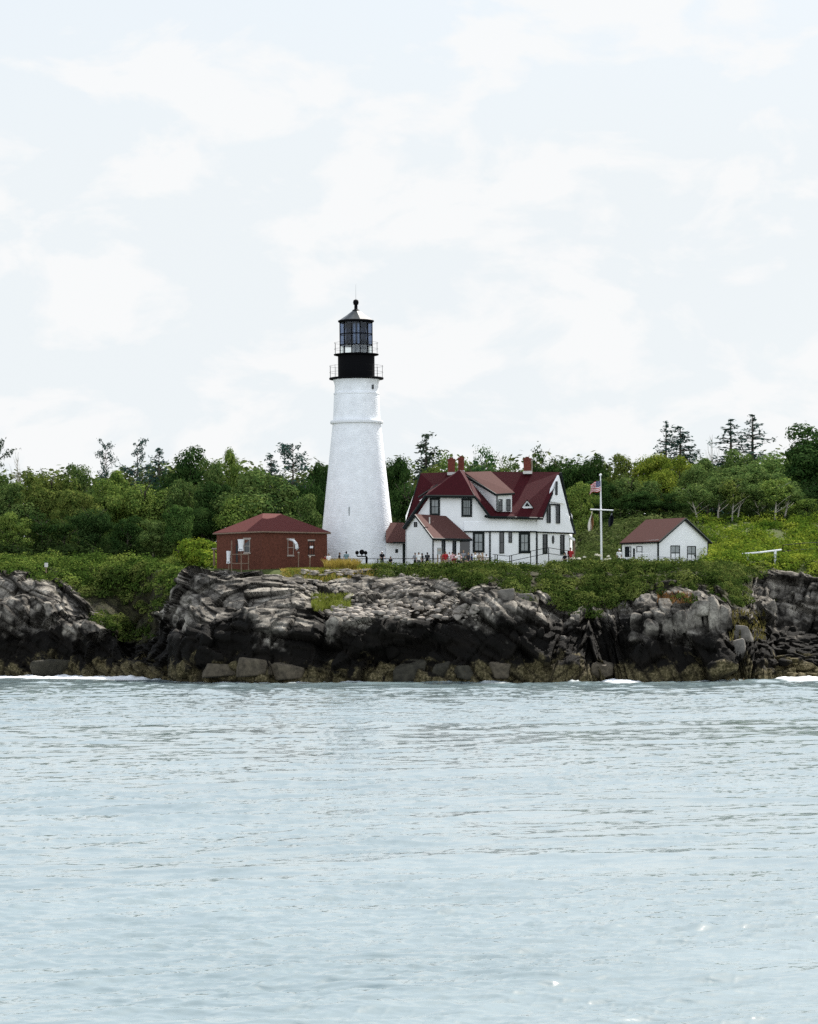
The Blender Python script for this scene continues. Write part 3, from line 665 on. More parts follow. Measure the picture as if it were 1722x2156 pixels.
# ------------------------------------------------------------------ leaves
def leaf_quads(C, Nv, size, asp=.62, rng=RNG):
    n = len(C); r = rng.normal(size=(n, 3)); t = np.cross(Nv, r); t /= np.linalg.norm(t, axis=1, keepdims=True) + 1e-9
    b = np.cross(Nv, t); s = np.asarray(size).reshape(-1, 1) * np.ones((n, 1))
    V = np.stack([C - t * s, C - b * s * asp + t * s * .1, C + t * s, C + b * s * asp - t * s * .1], 1).reshape(-1, 3)
    return V, np.arange(4 * n).reshape(n, 4)
def sphere_dirs(n, rng): d = rng.normal(size=(n, 3)); return d / np.linalg.norm(d, axis=1, keepdims=True)
def crown_cloud(rng, Rx, z0, z1, K=36, per=150, leaf=.24, lumps=.36, jag=.25, topw=.7):
    """sub-crowns spread over an ovoid envelope, each a shell of leaf clumps"""
    Cs, Ns = [], []; cz = z0 + (z1 - z0) * .52; hz = (z1 - z0) / 2
    for k in range(K):
        d = sphere_dirs(1, rng)[0]; rad = rng.uniform(.35, .88) if k > K * .25 else rng.uniform(0, .4)
        wz = 1 - .28 * max(d[2], 0) * topw
        c = np.array([d[0] * Rx * rad * wz, d[1] * Rx * rad * wz, cz + d[2] * hz * rad * rng.uniform(.85, 1.08)])
        sr = Rx * lumps * rng.uniform(.45, 1.2); n = int(per * rng.uniform(.7, 1.2))
        u = sphere_dirs(n, rng); keep = u @ d > -.45; u = u[keep]
        rr_ = sr * (1 + rng.normal(0, jag, len(u)) * .6) * np.array([1, 1, .8])[None].repeat(len(u), 0).mean(1)
        pos = c + u * rr_[:, None] * np.array([1, 1, .8]); Cs.append(pos)
        nn = u * 1.3 + rng.normal(0, .34, u.shape) + np.array([0, 0, .25]); Ns.append(nn)
    C = np.concatenate(Cs); Nv = np.concatenate(Ns); Nv /= np.linalg.norm(Nv, axis=1, keepdims=True)
    keep = C[:, 2] > z0 - .3; C, Nv = C[keep], Nv[keep]
    V, Q = leaf_quads(C, Nv, leaf * rng.uniform(.6, 1.35, len(C)), rng=rng); return V, Q, rng.uniform(0, 1, len(Q))
HIDE = bpy.data.collections.new('proto')    # never linked: only carries mesh data
def proto_mesh(name, V, Q, rnd, m):
    o = np_mesh(name, V, Q, m, False, {'rnd': ('FACE', rnd)}); me = o.data; bpy.data.objects.remove(o); return me
def trunk_mesh(name, H, r, rng, m='bark', limbs=6, lean=.0, top=.75):
    mb = MB(); ps = [Vector((0, 0, -.6))]; k = 7
    for i in range(1, k + 1): ps.append(Vector((lean * H * (i / k) ** 1.3 + rng.normal(0, .03) * H * .1, rng.normal(0, .03) * H * .1, H * top * i / k)))
    mb.chain(ps, [r * (1 - .75 * i / k) for i in range(k + 1)], 8)
    for j in range(limbs):
        i = int(rng.integers(2, k)); p = ps[i]; a = rng.uniform(0, 6.28); ln = H * rng.uniform(.14, .3)
        q1 = p + Vector((math.cos(a) * ln * .5, math.sin(a) * ln * .5, ln * .45)); q2 = q1 + Vector((math.cos(a + .3) * ln * .45, math.sin(a + .3) * ln * .45, ln * .4))
        mb.chain([p, q1, q2], [r * .4, r * .25, r * .08], 6)
    o = mb.build(name, m); me = o.data; bpy.data.objects.remove(o); return me
PROTO = {}
for k in range(6):
    rg = np.random.default_rng(100 + k); H = 10.0; Rx = 3.6
    V, Q, rn = crown_cloud(rg, Rx, [1.2, .8, 1.8, .6, 2.4, 1.0][k], H, K=38, per=400, leaf=.15, lumps=[.38, .36, .40, .34, .37, .44][k], jag=.26)
    PROTO['leafy', k] = (trunk_mesh('trunk', H, .24, rg), proto_mesh('crown', V, Q, rn, 'tree_leaves'), H, Rx, 'broadleaf_tree')
for k in range(2):    # airy crowns with holes
    rg = np.random.default_rng(140 + k); H = 10.0; Rx = 3.0
    V, Q, rn = crown_cloud(rg, Rx, 2.6, H, K=32, per=120, leaf=.15, lumps=.34, jag=.5)
    PROTO['airy', k] = (trunk_mesh('trunk', H, .16, rg, limbs=10, top=.85), proto_mesh('crown', V, Q, rn, 'tree_leaves'), H, Rx, 'broadleaf_tree')
def conifer(rg, H, Rx, z0, whorls, sparse, droop, flat):
    Cs, Ns, mb = [], [], MB(); mb.chain([Vector((0, 0, -.5)), Vector((rg.normal(0, .08), 0, H * .5)), Vector((0, 0, H))], [.2, .12, .02], 7)
    for wv in range(whorls):
        t = wv / (whorls - 1); z = z0 + (H - z0) * t ** .9
        if flat: rad = Rx * (.45 + .55 * math.sin(math.pi * min(1, t * .9 + .1))) * rg.uniform(.6, 1.1)
        else: rad = Rx * (1 - t) ** .75 * rg.uniform(.75, 1.15) + .12
        nb = int(rg.integers(4, 7)) if not flat else int(rg.integers(3, 6))
        for b in range(nb):
            if rg.random() < sparse * .35: continue
            a = rg.uniform(0, 6.28); ln = rad * rg.uniform(.65, 1.1); up = rg.uniform(-.16, .22) - droop * (1 - t)
            z_ = min(H - .15, z + rg.normal(0, 1.3) * (H - z0) / whorls); tip = Vector((math.cos(a) * ln, math.sin(a) * ln, z_ + ln * up + (.35 * ln if flat else .0))); base = Vector((0, 0, z_))
            mid = (base + tip) / 2 + Vector((0, 0, .06 * ln)); mb.chain([base, mid, tip], [.05, .035, .012], 5)
            n = int(ln * (18 if sparse < .5 else 11)) + 3; s = rg.uniform(.18 if not flat else .45, 1.02, n)
            pos = np.array(base)[None] * (1 - s[:, None]) + np.array(tip)[None] * s[:, None]
            pos = pos + rg.normal(0, 1, (n, 3)) * np.array([.18, .18, .17 if not flat else .15]) * (ln / max(Rx, .1) + .4)
            Cs.append(pos); Ns.append(rg.normal(0, .9, (n, 3)) + np.array([0, 0, .6]))
    C = np.concatenate(Cs); Nv = np.concatenate(Ns); Nv /= np.linalg.norm(Nv, axis=1, keepdims=True)
    V, Q = leaf_quads(C, Nv, .16 * rg.uniform(.6, 1.4, len(C)), .42, rg)
    o = mb.build('trunk', 'bark'); tm = o.data; bpy.data.objects.remove(o)
    return tm, proto_mesh('crown', V, Q, rg.uniform(0, 1, len(Q)), 'needles')
for k, (sp_, dr) in enumerate([(.2, .12), (.75, .18), (.4, .05)]):
    rg = np.random.default_rng(170 + k); t_, c_ = conifer(rg, 12, 2.4, 1.2, 22, sp_, dr, False); PROTO['spruce', k] = (t_, c_, 12, 2.4, 'spruce_tree')
for k in range(3):
    rg = np.random.default_rng(190 + k); t_, c_ = conifer(rg, 12, 2.6, 5.0, 11, .35, .0, True); PROTO['pine', k] = (t_, c_, 12, 2.6, 'pine_tree')
def snag(rg):
    mb = MB(); mb.chain([Vector((0, 0, -.5)), Vector((.1, 0, 4)), Vector((0, 0, 8)), Vector((.1, 0, 10))], [.14, .1, .05, .015], 6)
    for j in range(34):
        z = rg.uniform(3, 9.5); a = rg.uniform(0, 6.28); ln = (10.5 - z) * rg.uniform(.2, .42); p = Vector((.05, 0, z))
        q1 = p + Vector((math.cos(a) * ln * .6, math.sin(a) * ln * .6, ln * .7)); q2 = q1 + Vector((math.cos(a) * ln * .25, math.sin(a) * ln * .3, ln * .8)); mb.chain([p, q1, q2], [.035, .02, .008], 5)
    o = mb.build('trunk', 'birch_bark'); me = o.data; bpy.data.objects.remove(o); return me
SNAG = snag(np.random.default_rng(4))
for k in range(3):
    rg = np.random.default_rng(220 + k); H = 10.0; Rx = 2.6
    V, Q, rn = crown_cloud(rg, Rx, 3.6, H, K=36, per=150, leaf=.15, lumps=.34, jag=.45)
    V[:, 0] += [-.9, .2, .8][k] * (V[:, 2] / H)
    PROTO['birch', k] = (trunk_mesh('trunk', H, .15, rg, 'birch_bark', limbs=7, lean=[-.14, .02, .12][k], top=.8), proto_mesh('crown', V, Q, rn, 'tree_leaves'), H, Rx, 'birch_tree')

def put_tree(px, ytop, hw, Y, kind, var, col, label, cat='tree', group='trees behind the buildings'):
    x = PX(px, Y, 15); z0 = gz1(x, Y) - .2; zt = P(px, ytop, Y).z
    if kind == 'snag':
        root = bpy.data.objects.new('bare_tree', None); COL.objects.link(root); H = 10; Rx = 2
        t = bpy.data.objects.new('trunk', SNAG); COL.objects.link(t); t.parent = root; name = None
    else:
        tm, cm, H, Rx, name = PROTO[kind, var]
        root = bpy.data.objects.new(name, None); COL.objects.link(root)
        t = bpy.data.objects.new('trunk', tm); COL.objects.link(t); t.parent = root
        c = bpy.data.objects.new('crown', cm); COL.objects.link(c); c.parent = root; c.color = (*col, 1)
    root.empty_display_size = .3
    root.location = (x, Y, z0); root.rotation_euler.z = random.uniform(0, 6.28) if kind != 'birch' else random.uniform(-.4, .4)
    s = hw / F * Y / Rx; root.scale = (s, s, (zt - z0) / H)
    tag(root, label, cat, group)
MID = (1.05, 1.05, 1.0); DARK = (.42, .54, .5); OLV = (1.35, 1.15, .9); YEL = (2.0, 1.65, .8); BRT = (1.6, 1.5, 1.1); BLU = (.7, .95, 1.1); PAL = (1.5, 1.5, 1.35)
TREES = [
 # skyline, left to right
 (-8, 926, 42, 372, 'pine', 0, MID, 'dark pine cut off by the left edge of the photo'),
 (38, 955, 34, 372, 'snag', 0, MID, 'bare grey leafless tree against the sky at the far left'),
 (-18, 985, 60, 366, 'leafy', 2, MID, 'green tree cut off by the left edge, in front of the dark pine'),
 (62, 985, 46, 362, 'leafy', 3, OLV, 'olive tree just right of the bare grey tree'),
 (108, 958, 60, 366, 'leafy', 0, OLV, 'broad olive tree with a reddish cast on the left skyline'),
 (168, 972, 46, 368, 'leafy', 1, MID, 'green round tree sloping down from the broad olive tree on the skyline'),
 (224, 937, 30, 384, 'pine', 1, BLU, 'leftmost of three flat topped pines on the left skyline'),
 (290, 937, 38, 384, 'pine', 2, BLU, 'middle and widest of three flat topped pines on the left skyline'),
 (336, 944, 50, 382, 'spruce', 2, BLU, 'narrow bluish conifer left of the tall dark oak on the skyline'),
 (252, 975, 48, 368, 'leafy', 4, BRT, 'bright green tree under the flat topped pines'),
 (398, 925, 62, 372, 'leafy', 5, DARK, 'tall dark oak, highest tree left of the tower'),
 (484, 932, 40, 366, 'leafy', 3, BRT, 'bright leafy tree with a narrow top left of the tower'),
 (448, 960, 46, 362, 'leafy', 1, MID, 'green tree between the dark oak and the bright leafy tree'),
 (530, 970, 44, 360, 'leafy', 2, MID, 'low green tree in the dip of the skyline left of the tower'),
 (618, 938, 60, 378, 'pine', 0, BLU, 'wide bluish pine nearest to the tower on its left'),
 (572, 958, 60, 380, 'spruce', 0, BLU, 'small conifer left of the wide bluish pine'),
 (676, 956, 36, 362, 'leafy', 4, DARK, 'dark narrow tree touching the left edge of the tower'),
 (640, 975, 44, 352, 'leafy', 0, DARK, 'dark tree between the wide bluish pine and the round tree'),
 (838, 946, 42, 352, 'leafy', 2, DARK, 'dark tree touching the right edge of the tower'),
 (898, 914, 80, 376, 'spruce', 0, MID, 'lone layered spruce rising right of the tower'),
 (900, 968, 46, 364, 'leafy', 5, OLV, 'olive tree below the lone layered spruce'),
 (955, 940, 40, 368, 'airy', 0, PAL, 'pale airy tree above the left pair of chimneys'),
 (1018, 936, 46, 366, 'airy', 1, BLU, 'bluish airy tree showing sky holes behind the roof ridge'),
 (1072, 948, 30, 366, 'airy', 0, MID, 'small thin tree left of the single right chimney'),
 (1000, 968, 60, 372, 'leafy', 3, MID, 'green tree behind the middle of the house roof'),
 (1130, 936, 34, 366, 'airy', 1, DARK, 'thin dark tree above the single right chimney'),
 (1194, 930, 66, 364, 'leafy', 0, DARK, 'broad dark oak above the right gable of the house'),
 (1248, 948, 44, 362, 'leafy', 5, DARK, 'dark tree behind the top of the flagpole'),
 (1130, 968, 60, 372, 'leafy', 4, MID, 'green tree behind the single right chimney'),
 (1308, 952, 44, 358, 'leafy', 1, OLV, 'olive yellow tree right of the flagpole top'),
 (1372, 945, 54, 358, 'leafy', 2, YEL, 'yellow green tree under the two right spruces'),
 (1432, 952, 48, 360, 'leafy', 3, YEL, 'second yellow green tree, just right of the two spruces'),
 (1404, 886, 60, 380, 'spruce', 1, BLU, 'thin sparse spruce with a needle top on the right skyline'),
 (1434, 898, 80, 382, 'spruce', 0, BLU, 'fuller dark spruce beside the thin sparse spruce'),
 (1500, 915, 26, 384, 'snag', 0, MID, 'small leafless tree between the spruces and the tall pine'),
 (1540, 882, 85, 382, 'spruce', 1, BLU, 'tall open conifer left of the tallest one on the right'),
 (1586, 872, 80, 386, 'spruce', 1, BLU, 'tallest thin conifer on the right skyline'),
 (1490, 952, 46, 366, 'leafy', 4, MID, 'green tree below the small leafless tree at right'),
 (1560, 936, 60, 366, 'leafy', 5, MID, 'green tree below the tall open conifers at right'),
 (1634, 926, 50, 370, 'leafy', 0, PAL, 'pale green tree between the conifers and the big dark tree'),
 (1716, 880, 92, 352, 'leafy', 5, DARK, 'big dark tree cut off by the right edge of the photo'),
 (1766, 930, 60, 358, 'leafy', 2, DARK, 'dark tree beyond the right edge of the photo'),
 # middle row
 (20, 1012, 62, 350, 'leafy', 1, MID, 'mid green tree at the left edge, below the skyline'),
 (100, 1016, 56, 352, 'leafy', 4, OLV, 'olive grey tree in the middle of the left wood'),
 (165, 1020, 50, 348, 'leafy', 2, OLV, 'brownish olive tree left of the bright green one'),
 (228, 998, 58, 352, 'leafy', 5, BRT, 'bright green tree in the middle of the left wood'),
 (305, 988, 66, 350, 'leafy', 0, BRT, 'large bright green tree between two dark trees at left'),
 (378, 1000, 52, 350, 'leafy', 3, MID, 'green tree under the tall dark oak'),
 (448, 1000, 54, 346, 'leafy', 4, DARK, 'dark shaded tree left of the big round tree'),
 (562, 978, 104, 336, 'leafy', 5, MID, 'big round tree right behind the brick building'),
 (505, 1030, 60, 332, 'leafy', 2, BRT, 'lighter tree at the left of the big round tree'),
 (650, 1035, 46, 330, 'leafy', 1, MID, 'green tree between the brick roof and the tower'),
 (860, 985, 48, 336, 'leafy', 0, DARK, 'dark tree filling the gap between tower and house'),
 (1222, 1008, 44, 330, 'leafy', 3, BRT, 'light green tree right of the house gable, left of the flag'),
 (1262, 1000, 44, 340, 'leafy', 4, DARK, 'dark tree behind the flags on the pole'),
 (1330, 985, 62, 342, 'leafy', 0, MID, 'green tree behind the left end of the white shed'),
 (1392, 980, 50, 344, 'leafy', 5, YEL, 'yellow tinted tree above the roof of the white shed'),
 (1340, 1030, 50, 336, 'leafy', 2, DARK, 'dark shaded tree just above the white shed roof'),
 (1412, 1035, 46, 336, 'leafy', 1, DARK, 'dark tree left of the pale birch trunks'),
 (1470, 970, 56, 346, 'leafy', 3, MID, 'green tree behind the leftmost birch'),
 (1560, 968, 66, 348, 'leafy', 2, MID, 'green tree behind the middle birches'),
 (1640, 985, 56, 344, 'leafy', 4, MID, 'green tree behind the right birches'),
 (1700, 1000, 56, 348, 'leafy', 0, DARK, 'dark tree under the big dark tree at the right edge'),
 # front row, left wood
 (22, 1072, 46, 338, 'leafy', 3, BRT, 'small light tree low at the left edge'),
 (88, 1078, 44, 340, 'airy', 1, DARK, 'thin shaded tree with pale stems low at the left'),
 (135, 1082, 40, 340, 'airy', 0, DARK, 'second thin shaded tree, right of the pale stemmed one'),
 (196, 1050, 50, 334, 'leafy', 0, (.4, .5, .5), 'darkest round tree in the left wood'),
 (268, 1080, 46, 330, 'leafy', 5, DARK, 'dark green tree right of the darkest round tree'),
 (322, 1092, 44, 328, 'leafy', 1, MID, 'low green tree left of the small crowned tree by the brick wall'),
 (376, 1052, 44, 328, 'leafy', 4, (.8, .95, .8), 'small crowned tree with a dark stem left of the brick building'),
 (430, 1060, 46, 335, 'leafy', 2, (.45, .55, .5), 'shaded tree behind the left roof corner of the brick building'),
 # birches on the right slope
 (1470, 1010, 40, 331, 'birch', 0, MID, 'leftmost birch, its pale trunk leaning left'),
 (1512, 995, 40, 333, 'birch', 1, MID, 'second birch from the left with a straight pale trunk'),
 (1542, 1000, 36, 331, 'birch', 1, OLV, 'left birch of the close pair in the middle'),
 (1552, 992, 38, 332, 'birch', 2, MID, 'right birch of the close pair, leaning right'),
 (1602, 1010, 40, 334, 'birch', 0, MID, 'birch with a dim trunk beside the dark hollow'),
 (1632, 1000, 42, 331, 'birch', 1, BRT, 'straight birch, second from the right'),
 (1650, 1010, 42, 333, 'birch', 2, MID, 'rightmost birch, leaning right'),
 (1696, 1046, 42, 334, 'leafy', 5, BRT, 'low light green tree right of the birches'),
]
for T in TREES:
    if T[0] > 1440 and T[4] != 'spruce': T = T[:6] + (tuple(v * 1.22 for v in T[6]),) + T[7:]
    put_tree(*T)

# far wood behind, one mass
def leaf_mass(name, blobs, m, leaf, per, label, cat, seed, kind='stuff'):
    rg = np.random.default_rng(seed); Cs, Ns, Rn, Sz = [], [], [], []
    for (c, r, h) in blobs:
        n = int(per * max(.3, r * r)); u = sphere_dirs(n, rg); u = u[u[:, 2] > -.35]
        lump = 1 + .35 * (vnoise(u * 2.3 + np.array(c)[None] * .7, seed) - .5) * 2
        Cs.append(np.array(c) + u * np.array([r, r, h]) * lump[:, None] * rg.uniform(.82, 1.08, (len(u), 1)))
        Ns.append(u * 1.1 + rg.normal(0, .4, u.shape) + np.array([0, 0, .3])); Rn.append(np.clip(rg.uniform(0, 1, len(u)) * .38 + rg.uniform(0, .62), 0, 1))
    C = np.concatenate(Cs); Nv = np.concatenate(Ns); Nv /= np.linalg.norm(Nv, axis=1, keepdims=True)
    V, Q = leaf_quads(C, Nv, leaf * rg.uniform(.6, 1.4, len(C)), .65, rg)
    o = np_mesh(name, V, Q, m, False, {'rnd': ('FACE', np.concatenate(Rn))}); tag(o, label, cat, kind=kind); return o
bl = []
for k in range(270):
    px = random.uniform(-160, 1880) if k < 150 else random.choice([random.uniform(-900, -160), random.uniform(1880, 2700)]); Y = random.uniform(388, 404); x = PX(px, Y, 18)
    top = np.interp(px, [-160, 0, 60, 130, 200, 380, 480, 545, 620, 900, 1200, 1260, 1400, 1722, 1880], [975, 980, 990, 985, 992, 965, 965, 985, 975, 965, 955, 965, 960, 935, 930]) + random.uniform(0, 30)
    zt = P(px, top, Y).z; bl.append(((x, Y, zt - 4.0), random.uniform(2.2, 3.2), 4.0)); bl.append(((x + 1, Y - 3, zt - 8), 3.2, 4.5))
leaf_mass('distant_wood', bl, 'grey_leaves', .34, 46, 'distant wood closing the gaps behind the trees', 'wood', 31)

# ------------------------------------------------------------------ scrub and ground cover
def veg_blobs(n, x0, x1, prob, rmin, rmax, pyr=None):
    out = []; t = 0
    while len(out) < n and t < n * 60:
        t += 1; i = random.randrange(NCc)
        if not x0 <= pxs[i] <= x1: continue
        j = random.randrange(60, NR - 30)
        if veg[i, j] < prob: continue
        py = PYg[i, j]
        if float(vnoise(np.array([G2[i, j]]) * .55, 33)[0]) > .60: continue
        if pyr and not pyr[0] < py < pyr[1]: continue
        r = random.uniform(rmin, rmax) * random.choice([.7, .9, 1, 1.35]); out.append((tuple(G2[i, j]), r, r * random.uniform(.55, 1.05)))
    return out
def area_blobs(n, px0, px1, Y0, Y1, rmin, rmax, sink=.1, gap=.9):
    out = []
    for k in range(n):
        px = random.uniform(px0, px1); Y = random.uniform(Y0, Y1); x = PX(px, Y, 11); r = random.uniform(rmin, rmax) * random.choice([.6, .8, 1, 1, 1.6])
        if float(vnoise(np.array([[x * .45, Y * .25, 3.0]]), 12)[0]) > gap: continue
        out.append(((x, Y, gz1(x, Y) - sink * r), r, r * random.uniform(.6, .95)))
    return out
def line_blobs(pts, n, rmin, rmax, jY=1.2):
    """clumps whose tops follow a line of (px, py, Y)"""
    out = []; X_ = [p[0] for p in pts]
    for k in range(n):
        px = random.uniform(X_[0], X_[-1]); py = np.interp(px, X_, [p[1] for p in pts]); Y = np.interp(px, X_, [p[2] for p in pts]) + random.uniform(-jY, jY)
        r = random.uniform(rmin, rmax); h = r * random.uniform(.7, 1.0); p = P(px, py + random.uniform(-2, 9), Y); out.append(((p.x, p.y, p.z - h), r, h))
    return out
b = veg_blobs(430, 780, 1345, .6, .45, .9) + veg_blobs(190, 1105, 1350, .35, .35, .75, (1222, 1302)) + line_blobs([(790, 1183, 288), (850, 1181, 287), (960, 1186, 286), (1000, 1184, 286), (1100, 1183, 286), (1200, 1179, 286), (1300, 1176, 286)], 90, .5, .9)
leaf_mass('scrub', b, 'scrub_leaves', .088, 560, 'dark olive scrub covering the cliff top below the house', 'scrub', 41)
b = veg_blobs(300, 1330, 1570, .55, .4, .8) + line_blobs([(1300, 1177, 286), (1400, 1176, 284), (1440, 1180, 284), (1500, 1192, 284)], 34, .4, .7) + veg_blobs(170, 1500, 1650, .45, .35, .7, (1200, 1330))
for k in range(75):
    px = random.gauss(1235, 75); py = random.uniform(1215, 1300)
    if py > 1300 - abs(px - 1235) * .35: continue
    c = shore_at(px, py); r = random.uniform(.25, .7); b.append(((c.x, c.y - .1, c.z), r, r * .8))
for k in range(40):
    c = shore_at(random.uniform(1385, 1560), random.uniform(1215, 1268)); r = random.uniform(.2, .5); b.append(((c.x, c.y - .1, c.z), r, r * .8))
leaf_mass('scrub', b, 'scrub_leaves', .085, 560, 'brownish scrub hanging over the bluff below the white shed', 'scrub', 42)
b = area_blobs(620, 1225, 1800, 298, 331, .6, 1.25) + area_blobs(240, 1480, 1800, 286, 300, .5, 1.0)
bg_ = [x for x in b if x[0][0] < PX(1470, x[0][1], 12) and x[0][1] > 297]; br_ = [x for x in b if x not in bg_]
leaf_mass('hillside_thicket', br_, 'hill_leaves', .11, 320, 'sunny yellow green thicket on the hillside right of the white shed', 'thicket', 43)
leaf_mass('hillside_thicket', bg_, 'grey_leaves', .11, 320, 'grey green thicket on the slope behind the flagpole and shed', 'thicket', 44)
b = veg_blobs(230, -60, 420, .5, .5, 1.0, (1150, 1236)) + area_blobs(260, -90, 400, 312, 328, .7, 1.3)
leaf_mass('headland_thicket', b, 'headland_leaves', .11, 330, 'yellow green thicket on top of the left headland', 'thicket', 45)
b = line_blobs([(225, 1190, 316), (270, 1188, 316), (330, 1190, 316), (395, 1196, 314)], 42, .9, 1.5, 2.5) + veg_blobs(150, 170, 385, .4, .4, .85, (1205, 1345))
leaf_mass('headland_thicket', b, 'scrub_leaves', .11, 380, 'dark thicket running down the gully left of the brick building', 'thicket', 46)
b = line_blobs([(395, 1135, 318), (430, 1130, 318), (455, 1140, 317)], 20, .8, 1.4, 2) + line_blobs([(395, 1150, 316), (440, 1160, 312), (452, 1165, 310)], 22, .7, 1.1, 2)
leaf_mass('headland_thicket', b, 'hill_leaves', .14, 260, 'light green thicket against the left wall of the brick building', 'thicket', 47)
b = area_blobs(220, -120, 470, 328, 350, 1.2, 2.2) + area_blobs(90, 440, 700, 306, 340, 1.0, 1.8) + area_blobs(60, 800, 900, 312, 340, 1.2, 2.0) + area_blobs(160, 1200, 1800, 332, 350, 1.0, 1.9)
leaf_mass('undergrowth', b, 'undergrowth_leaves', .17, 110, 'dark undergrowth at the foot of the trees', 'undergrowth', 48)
def grass_tuft(name, n, px0, px1, py0, py1, Y0, Y1, h, m, label, seed, fromshore=False):
    rg = np.random.default_rng(seed); V = []; 
    for k in range(n):
        px = rg.uniform(px0, px1); 
        if fromshore: p = shore_at(px, rg.uniform(py0, py1))
        else:
            Y = rg.uniform(Y0, Y1); x = PX(px, Y, 10); p = Vector((x, Y, gz1(x, Y) - .05))
        hh = h * rg.uniform(.5, 1.15); a = rg.uniform(0, 3.14); w_ = .035; lean = rg.normal(0, .25, 2) * hh
        d = Vector((math.cos(a) * w_, math.sin(a) * w_, 0)); tp = p + Vector((lean[0], lean[1], hh)); md = p + Vector((lean[0] * .3, lean[1] * .3, hh * .55))
        V += [p - d, p + d, md + d * .7, md - d * .7, md - d * .7, md + d * .7, tp + d * .1, tp - d * .1]
    V = np.array([list(v) for v in V]); Q = np.arange(len(V)).reshape(-1, 4)
    o = np_mesh(name, V, Q, m, False, {'rnd': ('FACE', rg.uniform(0, 1, len(Q)))}); tag(o, label, 'grass', kind='stuff')
grass_tuft('grass', 2600, 600, 720, 0, 0, 286, 292, .28, 'fresh_grass', 'short green grass around the right side of the brick building', 56)
grass_tuft('grass', 1500, 590, 800, 0, 0, 285.5, 289, .3, 'dry_grass', 'thin dry grass at the edge of the slope below the brick building', 57)
grass_tuft('grass', 900, 1385, 1458, 1250, 1276, 0, 0, .3, 'rusty_grass', 'rusty dry grass on the ledge above the upright slabs', 58, True)
grass_tuft('grass', 1500, 1536, 1610, 1290, 1350, 0, 0, .4, 'olive_grass', 'olive brown grass on the steep slope at the right end of the bluff', 59, True)
grass_tuft('grass', 2600, 684, 756, 0, 0, 288.5, 293, .95, 'dry_grass', 'golden dry grass at the foot of the tower', 51)
grass_tuft('grass', 1300, 752, 810, 0, 0, 288, 292, .6, 'fresh_grass', 'yellow green grass right of the golden grass', 52)
grass_tuft('grass', 2200, 655, 740, 1258, 1288, 0, 0, .55, 'fresh_grass', 'green grass patch on the slope above the pale ledge', 53, True)
leaf_mass('wild_roses', [(c, .14, .12) for c, _, _ in line_blobs([(1200, 1160, 291), (1262, 1163, 291), (1310, 1168, 290)], 16, .3, .4, .6)], 'white_bloom', .06, 90, 'white blossoms on the scrub near the flagpole foot', 'blossoms', 54)

# ------------------------------------------------------------------ lighthouse
TY = 303.0; TPX = 751.5
def tz(py): return P(TPX, py, TY).z
def tr(hw): return hw / F * TY
TC = P(753.0, 1190, TY); TC.z = 9.7
TC.x = P(752.0, 1050, TY).x
lh = thing('lighthouse', 'tall white round lighthouse tower with a black lantern on top', 'lighthouse', (TC.x, TC.y, 9.7))
MB().lathe(TC, [(tr(82.5), 9.4), (tr(80.5), tz(1175)), (tr(74.0), tz(1113)), (tr(64.4), tz(1020)), (tr(57), tz(950)), (tr(50.8), tz(893))], 72).build('tower_wall', 'white_masonry', lh, True)
MB().lathe(TC, [(tr(51), tz(893.5)), (tr(55.5), tz(892)), (tr(56), tz(888.5)), (tr(55), tz(886)), (tr(50), tz(885))], 72).build('cornice_band', 'white_paint', lh, True)
MB().lathe(TC, [(tr(49.8), tz(886)), (tr(47.4), tz(832))], 72).build('upper_wall', 'white_masonry', lh, True)
MB().lathe(TC, [(tr(47.4), tz(832)), (tr(48.2), tz(831)), (tr(48.2), tz(828)), (tr(46), tz(827)), (tr(45.8), tz(812)), (tr(47), tz(806)), (tr(49.5), tz(800.5)), (tr(50), tz(799))], 72).build('flared_collar', 'white_masonry', lh, True)
MB().lathe(TC, [(tr(50), tz(800)), (tr(57), tz(799)), (tr(57.5), tz(796.5)), (tr(57), tz(795.5)), (tr(38), tz(795.5))], 48).build('gallery_deck', 'black_iron', lh)
MB().lathe(TC, [(tr(38.6), tz(796)), (tr(38.6), tz(749))], 40).build('watch_room', 'black_iron', lh, True)
MB().lathe(TC, [(tr(38), tz(750)), (tr(47), tz(748)), (tr(47.5), tz(746)), (tr(36), tz(745))], 48).build('lantern_deck', 'black_iron', lh)
def railing(name, r, z0, z1, nposts, rails, parent, pr=.03):
    mb = MB()
    for i in range(nposts):
        a = 2 * math.pi * (i + .5) / nposts; p = Vector((TC.x + r * math.cos(a), TC.y + r * math.sin(a), z0)); mb.tube(p, (p.x, p.y, z1), pr, n=6)
    m = 48
    for zr in rails:
        for i in range(m):
            a, b_ = 2 * math.pi * i / m, 2 * math.pi * (i + 1) / m
            mb.tube((TC.x + r * math.cos(a), TC.y + r * math.sin(a), zr), (TC.x + r * math.cos(b_), TC.y + r * math.sin(b_), zr), pr * .75, n=5, cap=False)
    return mb.build(name, 'black_iron', parent)
railing('gallery_railing', tr(56.3), tz(796), tz(770), 14, [tz(771), tz(784)], lh, .015)
railing('lantern_railing', tr(46.3), tz(746), tz(721.5), 10, [tz(722), tz(735)], lh, .015)
NG = 12; rg_ = tr(35.0); zb, zt_ = tz(746), tz(677)
fr = MB()
